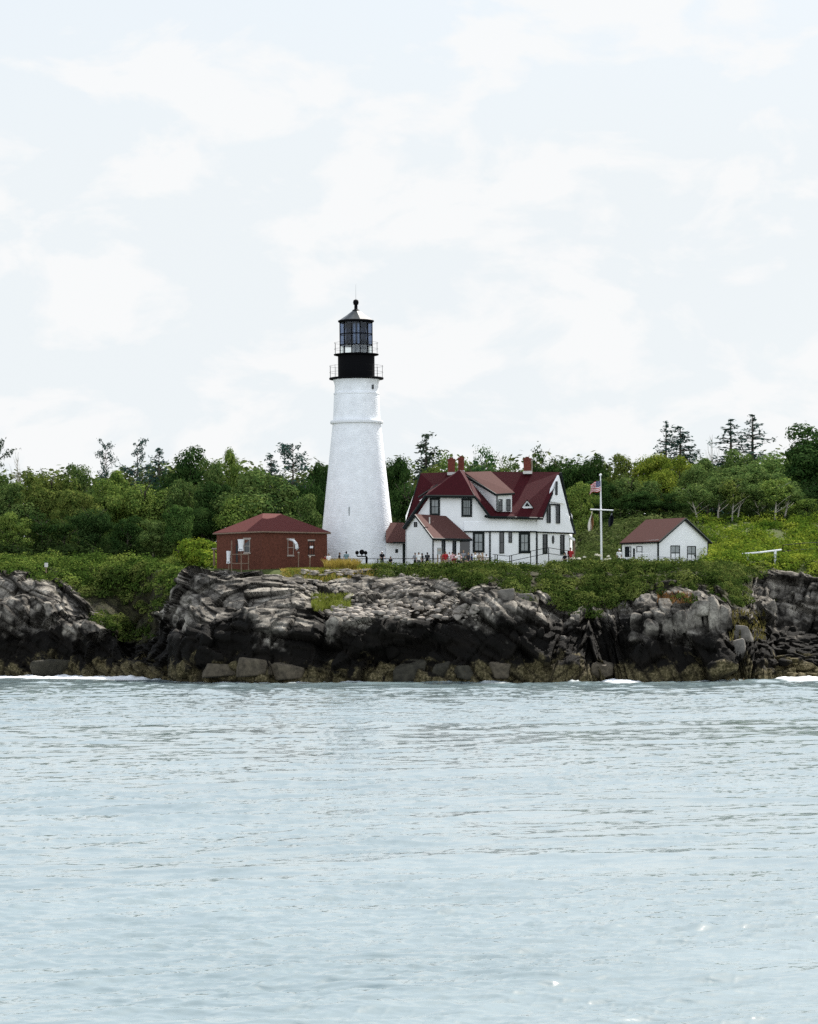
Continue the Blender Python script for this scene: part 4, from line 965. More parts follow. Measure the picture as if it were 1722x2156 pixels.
for i in range(NG):
    a = 2 * math.pi * (i + .5) / NG; p = Vector((TC.x + rg_ * math.cos(a), TC.y + rg_ * math.sin(a), 0)); fr.tube((p.x, p.y, zb), (p.x, p.y, zt_), .045, n=6)
    a2 = 2 * math.pi * (i + 1.5) / NG; p2 = Vector((TC.x + rg_ * math.cos(a2), TC.y + rg_ * math.sin(a2), 0))
    for zz in (tz(745.5), tz(727), tz(704), tz(679)): fr.tube((p.x, p.y, zz), (p2.x, p2.y, zz), .05, n=6)
fr.build('lantern_frame', 'black_iron', lh)
for i in range(NG):
    a = 2 * math.pi * (i + .5) / NG; a2 = 2 * math.pi * (i + 1.5) / NG; q = []
    for z0_, z1_, nm in ((tz(745.5), tz(727), 'low'), (tz(727), tz(679), 'high')):
        p = [(TC.x + rg_ * .985 * math.cos(t_), TC.y + rg_ * .985 * math.sin(t_), z_) for t_, z_ in ((a, z0_), (a2, z0_), (a2, z1_), (a, z1_))]
        mid = (a + a2) / 2; left_front = nm == 'low' and math.sin(mid) < .1 and math.cos(mid) < -.05
        mbp = MB(); mbp.panel(p, .02, (-.02 * math.cos(mid), -.02 * math.sin(mid), 0)); mbp.build('lantern_pane', 'clear_glass' if nm == 'low' else 'lantern_glass', lh)
# lens, its pedestal, and dark backing panels added to block the sky behind
MB().lathe(TC, [(tr(7), tz(744)), (tr(7), tz(729)), (tr(18), tz(727)), (tr(23), tz(716)), (tr(23), tz(694)), (tr(17), tz(684)), (tr(6), tz(680))], 24).build('lantern_lens', 'lens_glass', lh)
for dx_ in (-3.2, 5.2):  # pale boxes paint bright strips of sky light onto the lens
    MB().box((TC.x + tr(dx_), TC.y - tr(22.6), (tz(683) + tz(726)) / 2), (tr(4.4), .10, tz(683) - tz(726))).build('lens_glint', 'glint_white', lh)
bk = MB()
for i in range(NG):
    a = 2 * math.pi * (i + .5) / NG; a2 = 2 * math.pi * (i + 1.5) / NG; mid = (a + a2) / 2 % (2 * math.pi)
    if math.sin(mid) > .8:
        z0_ = tz(745.5) if math.cos(mid) > -.1 else tz(727)
        p = [(TC.x + rg_ * .95 * math.cos(t_), TC.y + rg_ * .95 * math.sin(t_), z_) for t_, z_ in ((a, z0_), (a2, z0_), (a2, tz(679)), (a, tz(679)))]
        bk.panel(p, .02, (-.02 * math.cos(mid), -.02 * math.sin(mid), 0))
bk.build('dark_backing', 'lens_glass', lh)
MB().lathe(TC, [(tr(35.5), tz(679.5)), (tr(38), tz(677.5)), (tr(37.8), tz(675)), (tr(36), tz(674.5))], 24, math.pi / NG).build('lantern_eave', 'black_iron', lh)
MB().lathe(TC, [(tr(37), tz(675.2)), (tr(20), tz(664)), (tr(7), tz(654))], NG, math.pi / NG).build('lantern_roof', 'lantern_copper', lh)
MB().lathe(TC, [(tr(8), tz(655)), (tr(7.5), tz(653)), (tr(3.6), tz(651)), (tr(3.4), tz(642)), (tr(5), tz(641.5)), (tr(6.1), tz(637)), (tr(5.2), tz(632.5)), (tr(2), tz(630.5))], 20).build('ventilator_ball', 'black_iron', lh, True)
MB().tube((TC.x, TC.y, tz(631)), (TC.x, TC.y, tz(598)), .012, .005, 6).build('lightning_rod', 'black_iron', lh)
def tower_front(px, py, out=.02):
    """point on the tower's seaward face"""
    r = tr(np.interp(py, [800, 886, 893, 1020, 1113, 1175], [46, 50, 50.8, 64, 72.6, 78])); x = P(px, py, TY - r * .7).x - TC.x
    return Vector((TC.x + x, TC.y - math.sqrt(max(r * r - x * x, .01)) - out, tz(py)))
for nm, px, py, w_, h_ in (('slit_window', 785, 817, .22, .42), ('vent_slit', 735.5, 1088, .10, 1.7), ('vent_slit', 806, 1143, .10, .9)):
    c = tower_front(px, py); a = math.atan2(c.x - TC.x, -(c.y - TC.y))
    MB().box(c, (w_, .06, h_), a).build(nm, 'dark_glass' if nm == 'slit_window' else 'grey_panel', lh)

# ------------------------------------------------------------------ openings helper
def wbox(mb, x0, y0, x1, y1, Yf, o=.05, i=.10):
    vs_ = []
    for (x, y) in ((x0, y0), (x1, y0), (x1, y1), (x0, y1)): vs_.append(P(x, y, Yf(x) - o))
    for (x, y) in ((x0, y0), (x1, y0), (x1, y1), (x0, y1)): vs_.append(P(x, y, Yf(x) + i))
    return mb.add(vs_, [(0, 1, 2, 3), (7, 6, 5, 4), (0, 4, 5, 1), (1, 5, 6, 2), (2, 6, 7, 3), (3, 7, 4, 0)])
def window(parent, x0, y0, x1, y1, Yf, bw=2.2, mun=(1, 1), fm='black_trim', gm='window_glass', sill=False, o=.07, blind=None):
    mb = MB(); wbox(mb, x0, y0, x0 + bw, y1, Yf, o); wbox(mb, x1 - bw, y0, x1, y1, Yf, o)
    wbox(mb, x0 + bw, y0, x1 - bw, y0 + bw, Yf, o - .003); wbox(mb, x0 + bw, y1 - bw, x1 - bw, y1, Yf, o - .003)
    iw, ih = x1 - x0 - 2 * bw, y1 - y0 - 2 * bw
    for k in range(1, mun[0] + 1):
        x = x0 + bw + iw * k / (mun[0] + 1); wbox(mb, x - .4, y0 + bw, x + .4, y1 - bw, Yf, o - .02)
    for k in range(1, mun[1] + 1):
        y = y0 + bw + ih * k / (mun[1] + 1); wbox(mb, x0 + bw, y - .5, x1 - bw, y + .5, Yf, o - .017)
    fo = mb.build('window', fm, parent)
    g = MB(); wbox(g, x0 + bw, y0 + bw, x1 - bw, y1 - bw, Yf, .012, .05); g.build('pane', gm, fo)
    if blind:
        g = MB(); wbox(g, x0 + bw + .5, y0 + bw + ih * blind[0], x1 - bw - .5, y0 + bw + ih * blind[1], Yf, .022, .0); g.build('blind', 'grey_panel', fo)
    if sill:
        s = MB(); wbox(s, x0 - 1.5, y1, x1 + 1.5, y1 + 2.2, Yf, .12); s.build('sill', 'stone_trim', fo)
        s = MB(); wbox(s, x0 - 2, y0 - 3.4, x1 + 2, y0 - .2, Yf, .06); s.build('lintel', 'stone_trim', fo)
    return fo
def rail_tube(mb, pts, r=.03, n=6):
    for i in range(len(pts) - 1): mb.tube(pts[i], pts[i + 1], r, n=n)
    return mb
def pl(p0, p1): return lambda x: p0[1] + (p1[1] - p0[1]) * (x - p0[0]) / (p1[0] - p0[0])

# ------------------------------------------------------------------ brick fog signal building
hut = thing('brick_building', 'low red brick building with a hipped red roof left of the tower', 'building', (P(551, 1197, 292).x, 292, 9.8))
YC = 291.0; YL, YR = 296.2, 296.4
cxp = 551; Yhl = pl((456, YL), (cxp, YC)); Yhr = pl((cxp, YC), (688.5, YR))
ZB = 1207
back = P(601, 1120, 301.4)
wl_, wc_, wr_ = P(456, 1118, YL), P(cxp, 1121, YC), P(688.5, 1123, YR)
ze = wc_.z; zb_ = 9.35
mb = MB()
bl_ = Vector((wl_.x + wr_.x - wc_.x, wl_.y + wr_.y - wc_.y, ze))
ring = [wl_, wc_, wr_, bl_]
mb.add([Vector((p.x, p.y, z)) for z in (zb_ + .62, ze) for p in ring], [(0, 1, 5, 4), (1, 2, 6, 5), (2, 3, 7, 6), (3, 0, 4, 7), (4, 5, 6, 7), (0, 3, 2, 1)])
mb.build('wall', 'brick', hut)
mb = MB(); cen = (wl_ + wr_) / 2
rg2 = [cen + (p - cen) * 1.02 for p in ring]; mb.add([Vector((p.x, p.y, z)) for z in (zb_ - .6, zb_ + .62) for p in rg2], [(0, 1, 5, 4), (1, 2, 6, 5), (2, 3, 7, 6), (3, 0, 4, 7), (4, 5, 6, 7), (0, 3, 2, 1)])
mb.build('foundation', 'concrete', hut)
ov = [cen + (p - cen) * 1.065 for p in ring]; ov = [Vector((p.x, p.y, ze - .02)) for p in ov]
ua = (wr_ - wc_).normalized(); ua.z = 0
zr_ = P(573, 1081, 296).z; ct = Vector((cen.x, cen.y, zr_)); r1_, r2_ = ct - ua * 1.1, ct + ua * 1.1
mb = MB(); th = Vector((0, 0, .16)); A_ = [p + th for p in ov]
mb.add(ov + A_ + [r1_, r2_], [(0, 1, 5, 4), (1, 2, 6, 5), (2, 3, 7, 6), (3, 0, 4, 7), (3, 2, 1, 0), (4, 5, 8), (5, 6, 9, 8), (6, 7, 9), (7, 4, 8, 9)])
rf = mb.build('roof', 'hut_shingle', hut)
mb = MB()
for i in range(4):
    a_, b_ = ov[i], ov[(i + 1) % 4]; mb.tube(a_ + Vector((0, 0, .06)), b_ + Vector((0, 0, .06)), .07, n=6)
mb.build('gutter', 'weathered_wood', rf)
def hw_(x0, y0, x1, y1): a = h2(x0, y0); b = h2(x1, y1); return a[0], a[1], b[0], b[1]
window(hut, *hw_(425, 585, 495, 740), Yhl, 1.2, (0, 1), 'stone_trim', 'dark_glass', True)
window(hut, *hw_(930, 590, 1000, 770), Yhr, 1.2, (0, 1), 'stone_trim', 'dark_glass', True, blind=(.6, 1))
window(hut, *hw_(1172, 605, 1238, 765), Yhr, 1.2, (1, 1), 'black_trim', 'dark_glass', True)
window(hut, *hw_(330, 590, 352, 850), Yhl, .8, (0, 0), 'black_trim', 'dark_glass', False)
def horn(label, pts, w0, base, m='white_paint'):
    """white fog horn trumpet on a thin post"""
    t = thing('fog_horn', label, 'fog horn', tuple(base), 'fog horns before the brick building')
    mb = MB(); p0 = Vector(pts[0]); p1 = Vector(pts[1])
    mb.chain([p0, p0.lerp(p1, .25), p0.lerp(p1, .7), p1], [w0 * 1.15, w0, w0 * .85, w0 * .95], 12); mb.build('horn_body', m, t, True)
    b0 = Vector((base[0], base[1], p1.z)); MB().tube(Vector(base) - Vector((0, 0, .3)), b0, .05, n=8).build('post', 'weathered_wood', t)
    MB().box((p1.x, p1.y - w0 * .8, p1.z + .12), (w0 * 1.1, .05, .14)).build('bracket', 'grey_panel', t)
    return t
Y1 = 290.2
def hp(zx, zy, Y): x, y = h2(zx, zy); return P(x, y, Y)
bs = hp(395, 985, 289.6); horn('large white fog horn on a post before the brick wall', [hp(390, 585, 289.6), hp(390, 720, 289.6)], .27, bs)
bs = hp(250, 960, 291.8); horn('smaller and lower white fog horn left of the large one', [hp(248, 720, 291.8), hp(244, 865, 291.8)], .19, bs)
t = thing('curved_pipe', 'curved white vent pipe by the middle window of the brick building', 'pipe', tuple(hp(1030, 690, 292)))
mb = MB(); mb.chain([hp(960, 590, 292.6), hp(1000, 600, 292.0), hp(1030, 640, 291.9), hp(1035, 690, 292.0)], [.10, .12, .15, .17], 10); mb.build('pipe_body', 'white_paint', t, True)
MB().tube(hp(1035, 690, 292), hp(1048, 700, 292.0), .19, .19, 12).build('pipe_rim', 'grey_panel', t)
t = thing('wooden_frame', 'brown post and rail frame before the left brick wall', 'frame', tuple(hp(390, 950, 290)))
for zx in (283, 478): MB().tube(hp(zx, 985, 291), hp(zx, 745 if zx > 300 else 600, 291), .055, n=7).build('post', 'weathered_wood', t)
for zy in (760, 865): MB().tube(hp(283, zy, 290.9), hp(480, zy, 290.9), .05, n=7).build('rail', 'weathered_wood', t)
for zx, zt3, lb in ((1055, 740, 'short pole under the middle window of the brick building'), (1187, 790, 'thin pale pole under the right window of the brick building')):
    t = thing('pole', lb, 'pole', tuple(hp(zx, 905, 292)), 'thin poles before the brick building')
    MB().tube(hp(zx, 930, 292), hp(zx, zt3, 292), .05, n=7).build('shaft', 'weathered_wood', t); MB().ell(hp(zx, zt3, 292), .1, 8, 5).build('knob', 'stone_trim', t)
t = thing('wall_lamp', 'small white lamp box before the right window of the brick building', 'lamp', tuple(hp(1205, 675, 293.6)))
MB().box(hp(1205, 675, 294.1), (.3, .2, .2)).build('lamp_box', 'white_paint', t); MB().tube(hp(1205, 675, 294.1), hp(1205, 690, 295), .03).build('arm', 'black_iron', t)
t = thing('chimney_vent', 'pale wall vent at the left corner of the brick building', 'vent', tuple(hp(85, 695, 298)))
MB().box(hp(85, 693, 298.5), (.5, .3, .12)).build('vent_cap', 'stone_trim', t); MB().tube(hp(80, 890, 298.5), hp(80, 697, 298.5), .1).build('vent_pipe', 'weathered_wood', t)

# ------------------------------------------------------------------ keeper's house
kh = thing('keepers_house', 'white keeper house with dark red roofs and black trim right of the tower', 'house', (P(1000, 1197, 302).x, 302, 10.0))
def H(zx, zy, Y): x, y = h3(zx, zy); return P(x, y, Y)
def hx(zx): return h3(zx, 0)[0]
YW = 299.0
GB = 304.2
Yfl = lambda x: YW
Ymd = pl((hx(1075), YW), (hx(1297), 300.4)); Ygb = pl((hx(1297), 300.4), (hx(1600), GB))
ZBt = 1092
mb = MB()
mb.panel([H(200, ZBt, YW), H(1075, ZBt, YW), H(1075, 655, YW), H(900, 650, YW), H(770, 485, YW), H(390, 478, YW), H(205, 730, YW)], .2, (0, .25, 0))
mb.panel([H(1075, ZBt, YW), H(1297, ZBt, 300.4), H(1297, 655, 300.4), H(1075, 655, YW)], .2, (0, .25, 0))
Yg2 = lambda zx: Ygb(hx(zx))
mb.panel([H(1297, ZBt, 300.4), H(1565, ZBt, Yg2(1565)), H(1565, 640, Yg2(1565)), H(1478, 300, Yg2(1478)), H(1297, 650, 300.4)], .2, (-.15, .12, 0))
# landward and left walls closing the volume
mb.panel([H(205, ZBt, 308), H(1590, ZBt, 308), H(1590, 640, 308), H(1400, 290, 308.0), H(330, 300, 308), H(205, 640, 308)], .2, (0, -.25, 0))
mb.panel([H(205, ZBt, YW + .3), H(205, ZBt, 307.8), H(205, 650, 307.8), H(330, 300, 303.6), H(205, 735, YW + .3)], .2, (.2, 0, 0))
mb.panel([H(1565, ZBt, Yg2(1565)), H(1590, ZBt, 308), H(1590, 640, 308), H(1565, 640, Yg2(1565))], .2, (-.2, 0, 0))
kwall = mb.build('wall', 'white_clapboard', kh)
# flared skirt of the upper storey on the gable side
mb = MB()
def yg(zx, o=0): return Yg2(zx) - o
mb.panel([H(1297, 770, yg(1297, .22)), H(1603, 783, yg(1603, .22)), H(1560, 640, yg(1560, .10)), H(1402, 530, yg(1402, .10)), H(1352, 656, yg(1352, .1)), H(1297, 662, yg(1297, .1))], .1, (0, .1, 0))
mb.panel([H(1404, 520, yg(1404, .32)), H(1535, 540, yg(1535, .32)), H(1478, 310, yg(1478, .26))], .1, (0, .12, 0))
mb.build('gable_boarding', 'white_clapboard', kh)
mb = MB()
mb.panel([H(690, 765, YW - .16), H(1075, 768, YW - .16), H(1075, 690, YW - .06), H(690, 690, YW - .06)], .08, (0, .1, 0))
mb.panel([H(1075, 768, YW - .16), H(1297, 770, 300.4 - .2), H(1297, 690, 300.4 - .06), H(1075, 690, YW - .06)], .08, (0, .1, 0))
mb.build('upper_boarding', 'white_clapboard', kh)
# roofs
YRG = 303.6
mb = MB()
mb.panel([H(325, 285, YRG), H(700, 270, YRG), H(700, 620, 299.9), H(190, 738, 299.3)], .14)
mb.panel([H(690, 272, YRG), H(1492, 275, YRG), H(1345, 655, 299.75), H(1075, 655, 298.6), H(905, 650, 299.1), H(700, 560, 300.6)], .14)
mb.panel([H(325, 285, YRG + .02), H(1492, 275, YRG + .02), H(1612, 785, 308.8), H(250, 785, 308.8)], .14, (0, -.02, -.14))
kroof = mb.build('roof', 'red_shingle', kh)
mb = MB()
mb.panel([H(372, 468, YW - .5), H(776, 472, YW - .5), H(655, 256, YW + 1.5)], .12)
mb.panel([H(655, 256, YW + 1.5), H(776, 472, YW - .5), H(905, 640, YW - .55), H(965, 604, YW + .35), H(735, 345, YW + 2.4), H(690, 268, YRG - .1)], .12, (0, .02, -.12))
mb.panel([H(655, 256, YW + 1.5), H(372, 468, YW - .5), H(185, 742, YW - .5), H(205, 700, YW + 1.5), H(420, 395, YW + 2.4), H(640, 262, YRG - .2)], .12, (0, .02, -.12))
mb.panel([H(905, 640, YW - .55), H(1110, 642, YW - .35), H(1108, 606, YW + .45), H(960, 602, YW + .4)], .10, (0, .02, -.10))
cg = mb.build('cross_gable_roof', 'red_shingle', kh)
dr = MB()
dr.panel([H(694, 276, YRG - .35), H(912, 268, YRG - .05), H(1112, 448, YW - .25), H(955, 458, YW - .35)], .12)
dm = dr.build('dormer_roof', 'sunlit_shingle', kh)
mb = MB()
mb.panel([H(712, 318, YRG - .5), H(962, 468, YW - .1), H(962, 604, YW + .1), H(745, 372, YRG - 1.0)], .1, (.1, .06, 0))
mb.panel([H(962, 468, YW - .1), H(1088, 462, YW + .1), H(1088, 606, YW + .3), H(962, 604, YW + .1)], .1, (0, .1, 0))
mb.panel([H(1088, 462, YW + .1), H(1088, 606, YW + .3), H(935, 290, YRG - .3)], .1, (-.1, .03, 0))
mb.build('dormer_wall', 'white_clapboard', kh)
mb = MB(); mb.panel([H(318, 512, YW + .6), H(432, 420, YW + 1.6), H(425, 440, YW + 1.4), H(330, 520, YW + .5)], .1, (0, .1, 0)); mb.build('side_dormer_wall', 'white_clapboard', kh)
# black trim: eaves, rakes, belt course, corner boards
mb = MB()
def bar(pts, r=.10): rail_tube(mb, pts, r, 6)
bar([H(372, 476, YW - .52), H(776, 480, YW - .52)], .14); bar([H(776, 476, YW - .52), H(905, 648, YW - .57)], .12); bar([H(372, 474, YW - .52), H(185, 748, YW - .52)], .17)
bar([H(860, 640, YW - .6), H(905, 652, YW - .6), H(1110, 655, YW - .42), H(1345, 662, 299.55)], .13)
bar([H(655, 262, YW + 1.48), H(700, 345, YW + .9), H(776, 474, YW - .5)], .05)
bar([H(690, 300, YRG - .5), H(955, 464, YW - .4)], .13); bar([H(955, 464, YW - .38), H(1112, 455, YW - .28)], .10)
bar([H(1492, 285, YRG - .1), H(1345, 660, 299.7)], .07); bar([H(1492, 280, YRG - .1), H(1545, 540, YRG + 1.2), H(1612, 790, GB + .6)], .14)
bar([H(325, 290, YRG - .05), H(192, 742, 299.2)], .05)
bar([H(470, 385, YW + 1.7), H(310, 485, YW + .4)], .10)
wbox(mb, hx(690), h3(0, 764)[1], hx(1075), h3(0, 774)[1], Yfl, .2); wbox(mb, hx(1075), h3(0, 765)[1], hx(1297), h3(0, 776)[1], Ymd, .24)
mb.panel([H(1297, 768, yg(1297, .26)), H(1606, 780, yg(1606, .26)), H(1606, 792, yg(1606, .26)), H(1297, 778, yg(1297, .26))], .1, (0, .1, 0))
mb.panel([H(1372, 536, yg(1372, .36)), H(1490, 541, yg(1490, .36)), H(1490, 552, yg(1490, .36)), H(1372, 548, yg(1372, .36))], .1, (0, .1, 0))
wbox(mb, hx(899), h3(0, 770)[1], hx(912), h3(0, ZBt)[1], Yfl, .06); wbox(mb, hx(1289), h3(0, 774)[1], hx(1297), h3(0, ZBt)[1], Ymd, .07)
wbox(mb, hx(1297.5), h3(0, 774)[1], hx(1303), h3(0, ZBt)[1], Ygb, .07); wbox(mb, hx(959), h3(0, 468)[1], hx(969), h3(0, 604)[1], lambda x: YW - .08, .05)
mb.build('trim', 'black_trim', kh)
def kw(x0, y0, x1, y1): a = h3(x0, y0); b = h3(x1, y1); return a[0], a[1], b[0], b[1]
window(kh, *kw(405, 490, 490, 636), Yfl, 4.2, (1, 1), blind=(.0, .45)); window(kh, *kw(668, 494, 757, 648), Yfl, 4.4, (3, 1), gm='window_glass')
for r_ in ((976, 500, 1010, 602), (1042, 500, 1077, 602)): window(kh, *kw(*r_), lambda x: YW + .02, 1.6, (0, 1), gm='dark_glass')
window(kh, *kw(763, 772, 860, 945), Yfl, 4.6, (1, 1), blind=(.02, 1)); window(kh, *kw(984, 772, 1023, 952), Yfl, 1.8, (0, 1), gm='dark_glass')
window(kh, *kw(1060, 774, 1090, 862), Yfl, 1.4, (0, 1), gm='dark_glass'); window(kh, *kw(1146, 776, 1240, 950), Ymd, 4.6, (1, 1), blind=(.02, .95))
go = lambda x: Ygb(x) - .22
window(kh, *kw(1382, 552, 1412, 698), go, 1.3, (0, 1), gm='dark_glass', o=.1); window(kh, *kw(1458, 552, 1490, 702), go, 1.3, (0, 1), gm='dark_glass', o=.1)
window(kh, *kw(1450, 352, 1469, 466), lambda x: Ygb(x) - .33, 1.0, (0, 0), gm='dark_glass')
window(kh, *kw(1345, 792, 1386, 956), Ygb, 1.8, (0, 1), gm='dark_glass'); window(kh, *kw(1490, 796, 1527, 962), Ygb, 1.8, (0, 1), gm='dark_glass')
mb = MB(); oc = [h3(1431 + 11 * math.cos(t_), 836 + 36 * math.sin(t_)) for t_ in np.linspace(0, 6.283, 20, endpoint=False)]
mb.panel([P(x, y, Ygb(x) - .05) for x, y in oc], .06, (0, .1, 0)); ovw = mb.build('oval_window', 'black_trim', kh)
oc = [h3(1431 + 7 * math.cos(t_), 836 + 30 * math.sin(t_)) for t_ in np.linspace(0, 6.283, 20, endpoint=False)]
mb = MB(); mb.panel([P(x, y, Ygb(x) - .065) for x, y in oc], .02, (0, .01, 0)); mb.build('pane', 'dark_glass', ovw)
# porch at the right corner
mb = MB(); mb.panel([H(1565, 800, yg(1565, .1)), H(1612, 830, yg(1612, .1)), H(1612, 850, yg(1612, .1)), H(1565, 822, yg(1565, .1))], .1, (0, 1.4, 0))
pc = mb.build('porch', 'white_clapboard', kh)
MB().tube(H(1606, ZBt, yg(1606)), H(1606, 845, yg(1606)), .09).build('porch_post', 'weathered_wood', pc)
# little triangular dormer with a louvre
mb = MB(); mb.panel([H(1166, 578, 299.7), H(1264, 574, 299.8), H(1215, 510, 299.75)], .1, (0, .12, 0)); gd = mb.build('gablet', 'white_paint', kh)
mb = MB(); mb.panel([H(1193, 560, 299.66), H(1237, 558, 299.7), H(1215, 528, 299.68)], .05, (0, .04, 0)); mb.build('louvre', 'black_trim', gd)
mb = MB(); mb.panel([H(1215, 500, 299.6), H(1158, 578, 299.55), H(1164, 576, 300.5), H(1216, 500, 301.3)], .06, (0, .01, -.06)); mb.panel([H(1215, 500, 299.6), H(1272, 572, 299.6), H(1266, 572, 300.6), H(1216, 500, 301.3)], .06, (0, .01, -.06)); mb.build('gablet_roof', 'red_shingle', gd)
for (x0, x1, yt, yb, Y) in ((555, 615, 166, 300, 303.2), (640, 690, 154, 285, 303.9), (1185, 1246, 160, 290, 303.3)):
    mb = MB(); a, b_ = H(x0, yt, Y), H(x1, yb, Y); w_ = b_.x - a.x
    mb.box(((a.x + b_.x) / 2, Y, (a.z + b_.z) / 2), (w_, w_ * .9, a.z - b_.z)); ch = mb.build('chimney', 'chimney_brick', kroof)
    mb = MB(); mb.box(((a.x + b_.x) / 2, Y, a.z - .12), (w_ * 1.12, w_ * 1.02, .16)); mb.box(((a.x + b_.x) / 2, Y, a.z + .05), (w_ * .5, w_ * .5, .16)); mb.build('chimney_cap', 'chimney_brick', ch)
    mb = MB(); mb.box(((a.x + b_.x) / 2, Y - .1, b_.z + .12), (w_ * 1.2, w_ * 1.2, .28)); mb.build('flashing', 'flashing', ch)
MB().tube(H(1254, 290, 303.4), H(1254, 168, 303.4), .05).build('flue_pipe', 'stone_trim', kroof)

# ------------------------------------------------------------------ low ell in front of the house
el = thing('low_annex', 'small white gabled annex with a rust red roof before the keeper house', 'annex', (P(911, 1197, 295).x, 295, 10.0))
Yel = pl((hx(215), 297.6), (hx(430), 294.4)); Yer = pl((hx(430), 294.4), (hx(750), 298.2))
mb = MB()
E = lambda zx, zy: H(zx, zy, Yel(hx(zx))); E2 = lambda zx, zy: H(zx, zy, Yer(hx(zx)))
mb.panel([E(215, ZBt), E(430, ZBt), E(430, 822), E(285, 640), E(215, 735)], .15, (.08, .12, 0))
mb.panel([E2(430, ZBt), E2(655, ZBt), E2(655, 835), E2(430, 828)], .15, (-.08, .12, 0))
mb.panel([H(430, ZBt, 294.4), H(660, ZBt, 298.9), H(215, ZBt, 299)], .05, (0, 0, .05))
mb.build('wall', 'white_clapboard', el)
mb = MB()
mb.panel([H(282, 624, 296.4), H(540, 640, 299.0), H(755, 832, 298.0), H(432, 824, 293.9)], .12)
mb.panel([H(282, 624, 296.4), H(540, 640, 299.0), H(420, 735, 300.4), H(196, 742, 297.6)], .12, (0, .02, -.12))
er = mb.build('roof', 'sunlit_shingle', el)
MB().tube(H(403, 705, 295.6), H(403, 650, 295.6), .06).build('vent_pipe', 'flashing', er)
mb = MB(); rail_tube(mb, [H(282, 634, 296.35), H(432, 832, 293.88)], .10); rail_tube(mb, [H(432, 832, 293.88), H(755, 840, 298.0)], .11); rail_tube(mb, [H(282, 634, 296.35), H(198, 748, 297.5)], .08)
wbox(mb, hx(426), h3(0, 832)[1], hx(438), h3(0, ZBt)[1], lambda x: 294.35, .05); mb.build('trim', 'black_trim', el)
window(el, *kw(272, 690, 299, 732), Yel, 1.3, (0, 0), gm='dark_glass')
window(el, *kw(505, 845, 536, 1000), Yer, 1.4, (0, 1), gm='dark_glass'); window(el, *kw(595, 848, 626, 1000), Yer, 1.4, (0, 1), gm='dark_glass')
mb = MB(); wbox(mb, hx(655), h3(0, 842)[1], hx(738), h3(0, ZBt)[1], lambda x: 299.0, .22, .0); mb.build('porch_shade', 'dark_glass', el)  # dark sheet painted in for the shade inside the porch
pa = thing('connecting_passage', 'small low white passage with a rust red roof between tower and annex', 'passage', (P(835, 1197, 301).x, 301, 10.0))
mb = MB(); wbox(mb, hx(40), h3(0, 850)[1], hx(228), h3(0, ZBt)[1], lambda x: 300.2, 0, 3.5); mb.build('wall', 'white_clapboard', pa)
mb = MB(); mb.panel([H(40, 695, 302), H(188, 696, 302), H(312, 856, 299.6), H(40, 858, 299.6)], .12); mb.panel([H(40, 695, 302), H(188, 696, 302), H(300, 800, 304.2), H(40, 800, 304.2)], .12, (0, .02, -.12)); mb.build('roof', 'sunlit_shingle', pa)
mb = MB(); rail_tube(mb, [H(100, 862, 299.55), H(312, 862, 299.55)], .07); mb.build('gutter', 'black_trim', pa)
mb = MB(); wbox(mb, hx(179), h3(0, 872)[1], hx(218), h3(0, 1040)[1], lambda x: 300.2, .05); dd = mb.build('door', 'black_trim', pa)
mb = MB(); mb.ell(H(213, 955, 300.1), .05); mb.build('handle', 'flashing', dd)
mb = MB(); wbox(mb, hx(118), h3(0, 915)[1], hx(141), h3(0, 946)[1], lambda x: 300.2, .04); mb.build('vent', 'black_trim', pa)

# ------------------------------------------------------------------ white shed on the right
sh = thing('white_shed', 'white gabled shed with a brown red roof on the right bluff', 'shed', (P(1386, 1185, 289).x, 289, 10.2))
Ya, Yb_, Yc = 293.6, 289.0, 293.6
Ysl = pl((1309, Ya), (1386, Yb_)); Ysr = pl((1386, Yb_), (1490.2, Yc))
mb = MB(); zb2 = 1196
S = lambda px, py: P(px, py, Ysl(px)); S2 = lambda px, py: P(px, py, Ysr(px))
mb.panel([S(1309, zb2), S(1386, zb2), S(1386, 1136), S(1309, 1141)], .15, (.08, .12, 0))
mb.panel([S2(1386, zb2), S2(1490.2, zb2), S2(1490.2, 1138), S2(1439, 1094), S2(1386, 1138)], .15, (-.08, .12, 0))
off = Vector((P(1309, 1150, Ya).x - P(1386, 1150, Yb_).x, Ya - Yb_, 0))
mb.panel([S2(1490.2, zb2), S2(1490.2, zb2) + off, S2(1490.2, 1138) + off, S2(1490.2, 1138)], .1, (-.1, 0, 0))
mb.panel([S2(1386, zb2) + off, S2(1490.2, zb2) + off, S2(1490.2, 1138) + off, S2(1439, 1094) + off, S2(1386, 1138) + off], .1, (.05, -.1, 0))
mb.build('wall', 'white_clapboard', sh)
ap = S2(1440, 1090); of2 = off * 1.04; fo_ = -off * .04
mb = MB(); e1_ = P(1384.5, 1139.5, Yb_ - .25)
mb.panel([e1_ + fo_, ap + fo_, ap + of2, e1_ + of2], .14); 
e2_ = P(1495, 1142, Yc + .2); mb.panel([e2_ + fo_, ap + fo_, ap + of2, e2_ + of2], .14, (0, 0, -.14)); sr_ = mb.build('roof', 'shed_shingle', sh)
mb = MB(); rail_tube(mb, [e1_ + fo_ - Vector((0, 0, .1)), ap + fo_ - Vector((0, .05, .12)), e2_ + fo_ - Vector((0, .05, .1))], .11); rail_tube(mb, [e1_ - Vector((0, 0, .12)), e1_ + of2 - Vector((0, 0, .12))], .05)
wbox(mb, 1383.5, 1142, 1387.5, zb2, lambda x: Yb_, .06); wbox(mb, 1308, 1144, 1310, zb2, lambda x: Ya, .06); wbox(mb, 1489.4, 1142, 1491.4, zb2, lambda x: Yc, .06); mb.build('trim', 'black_trim', sh)
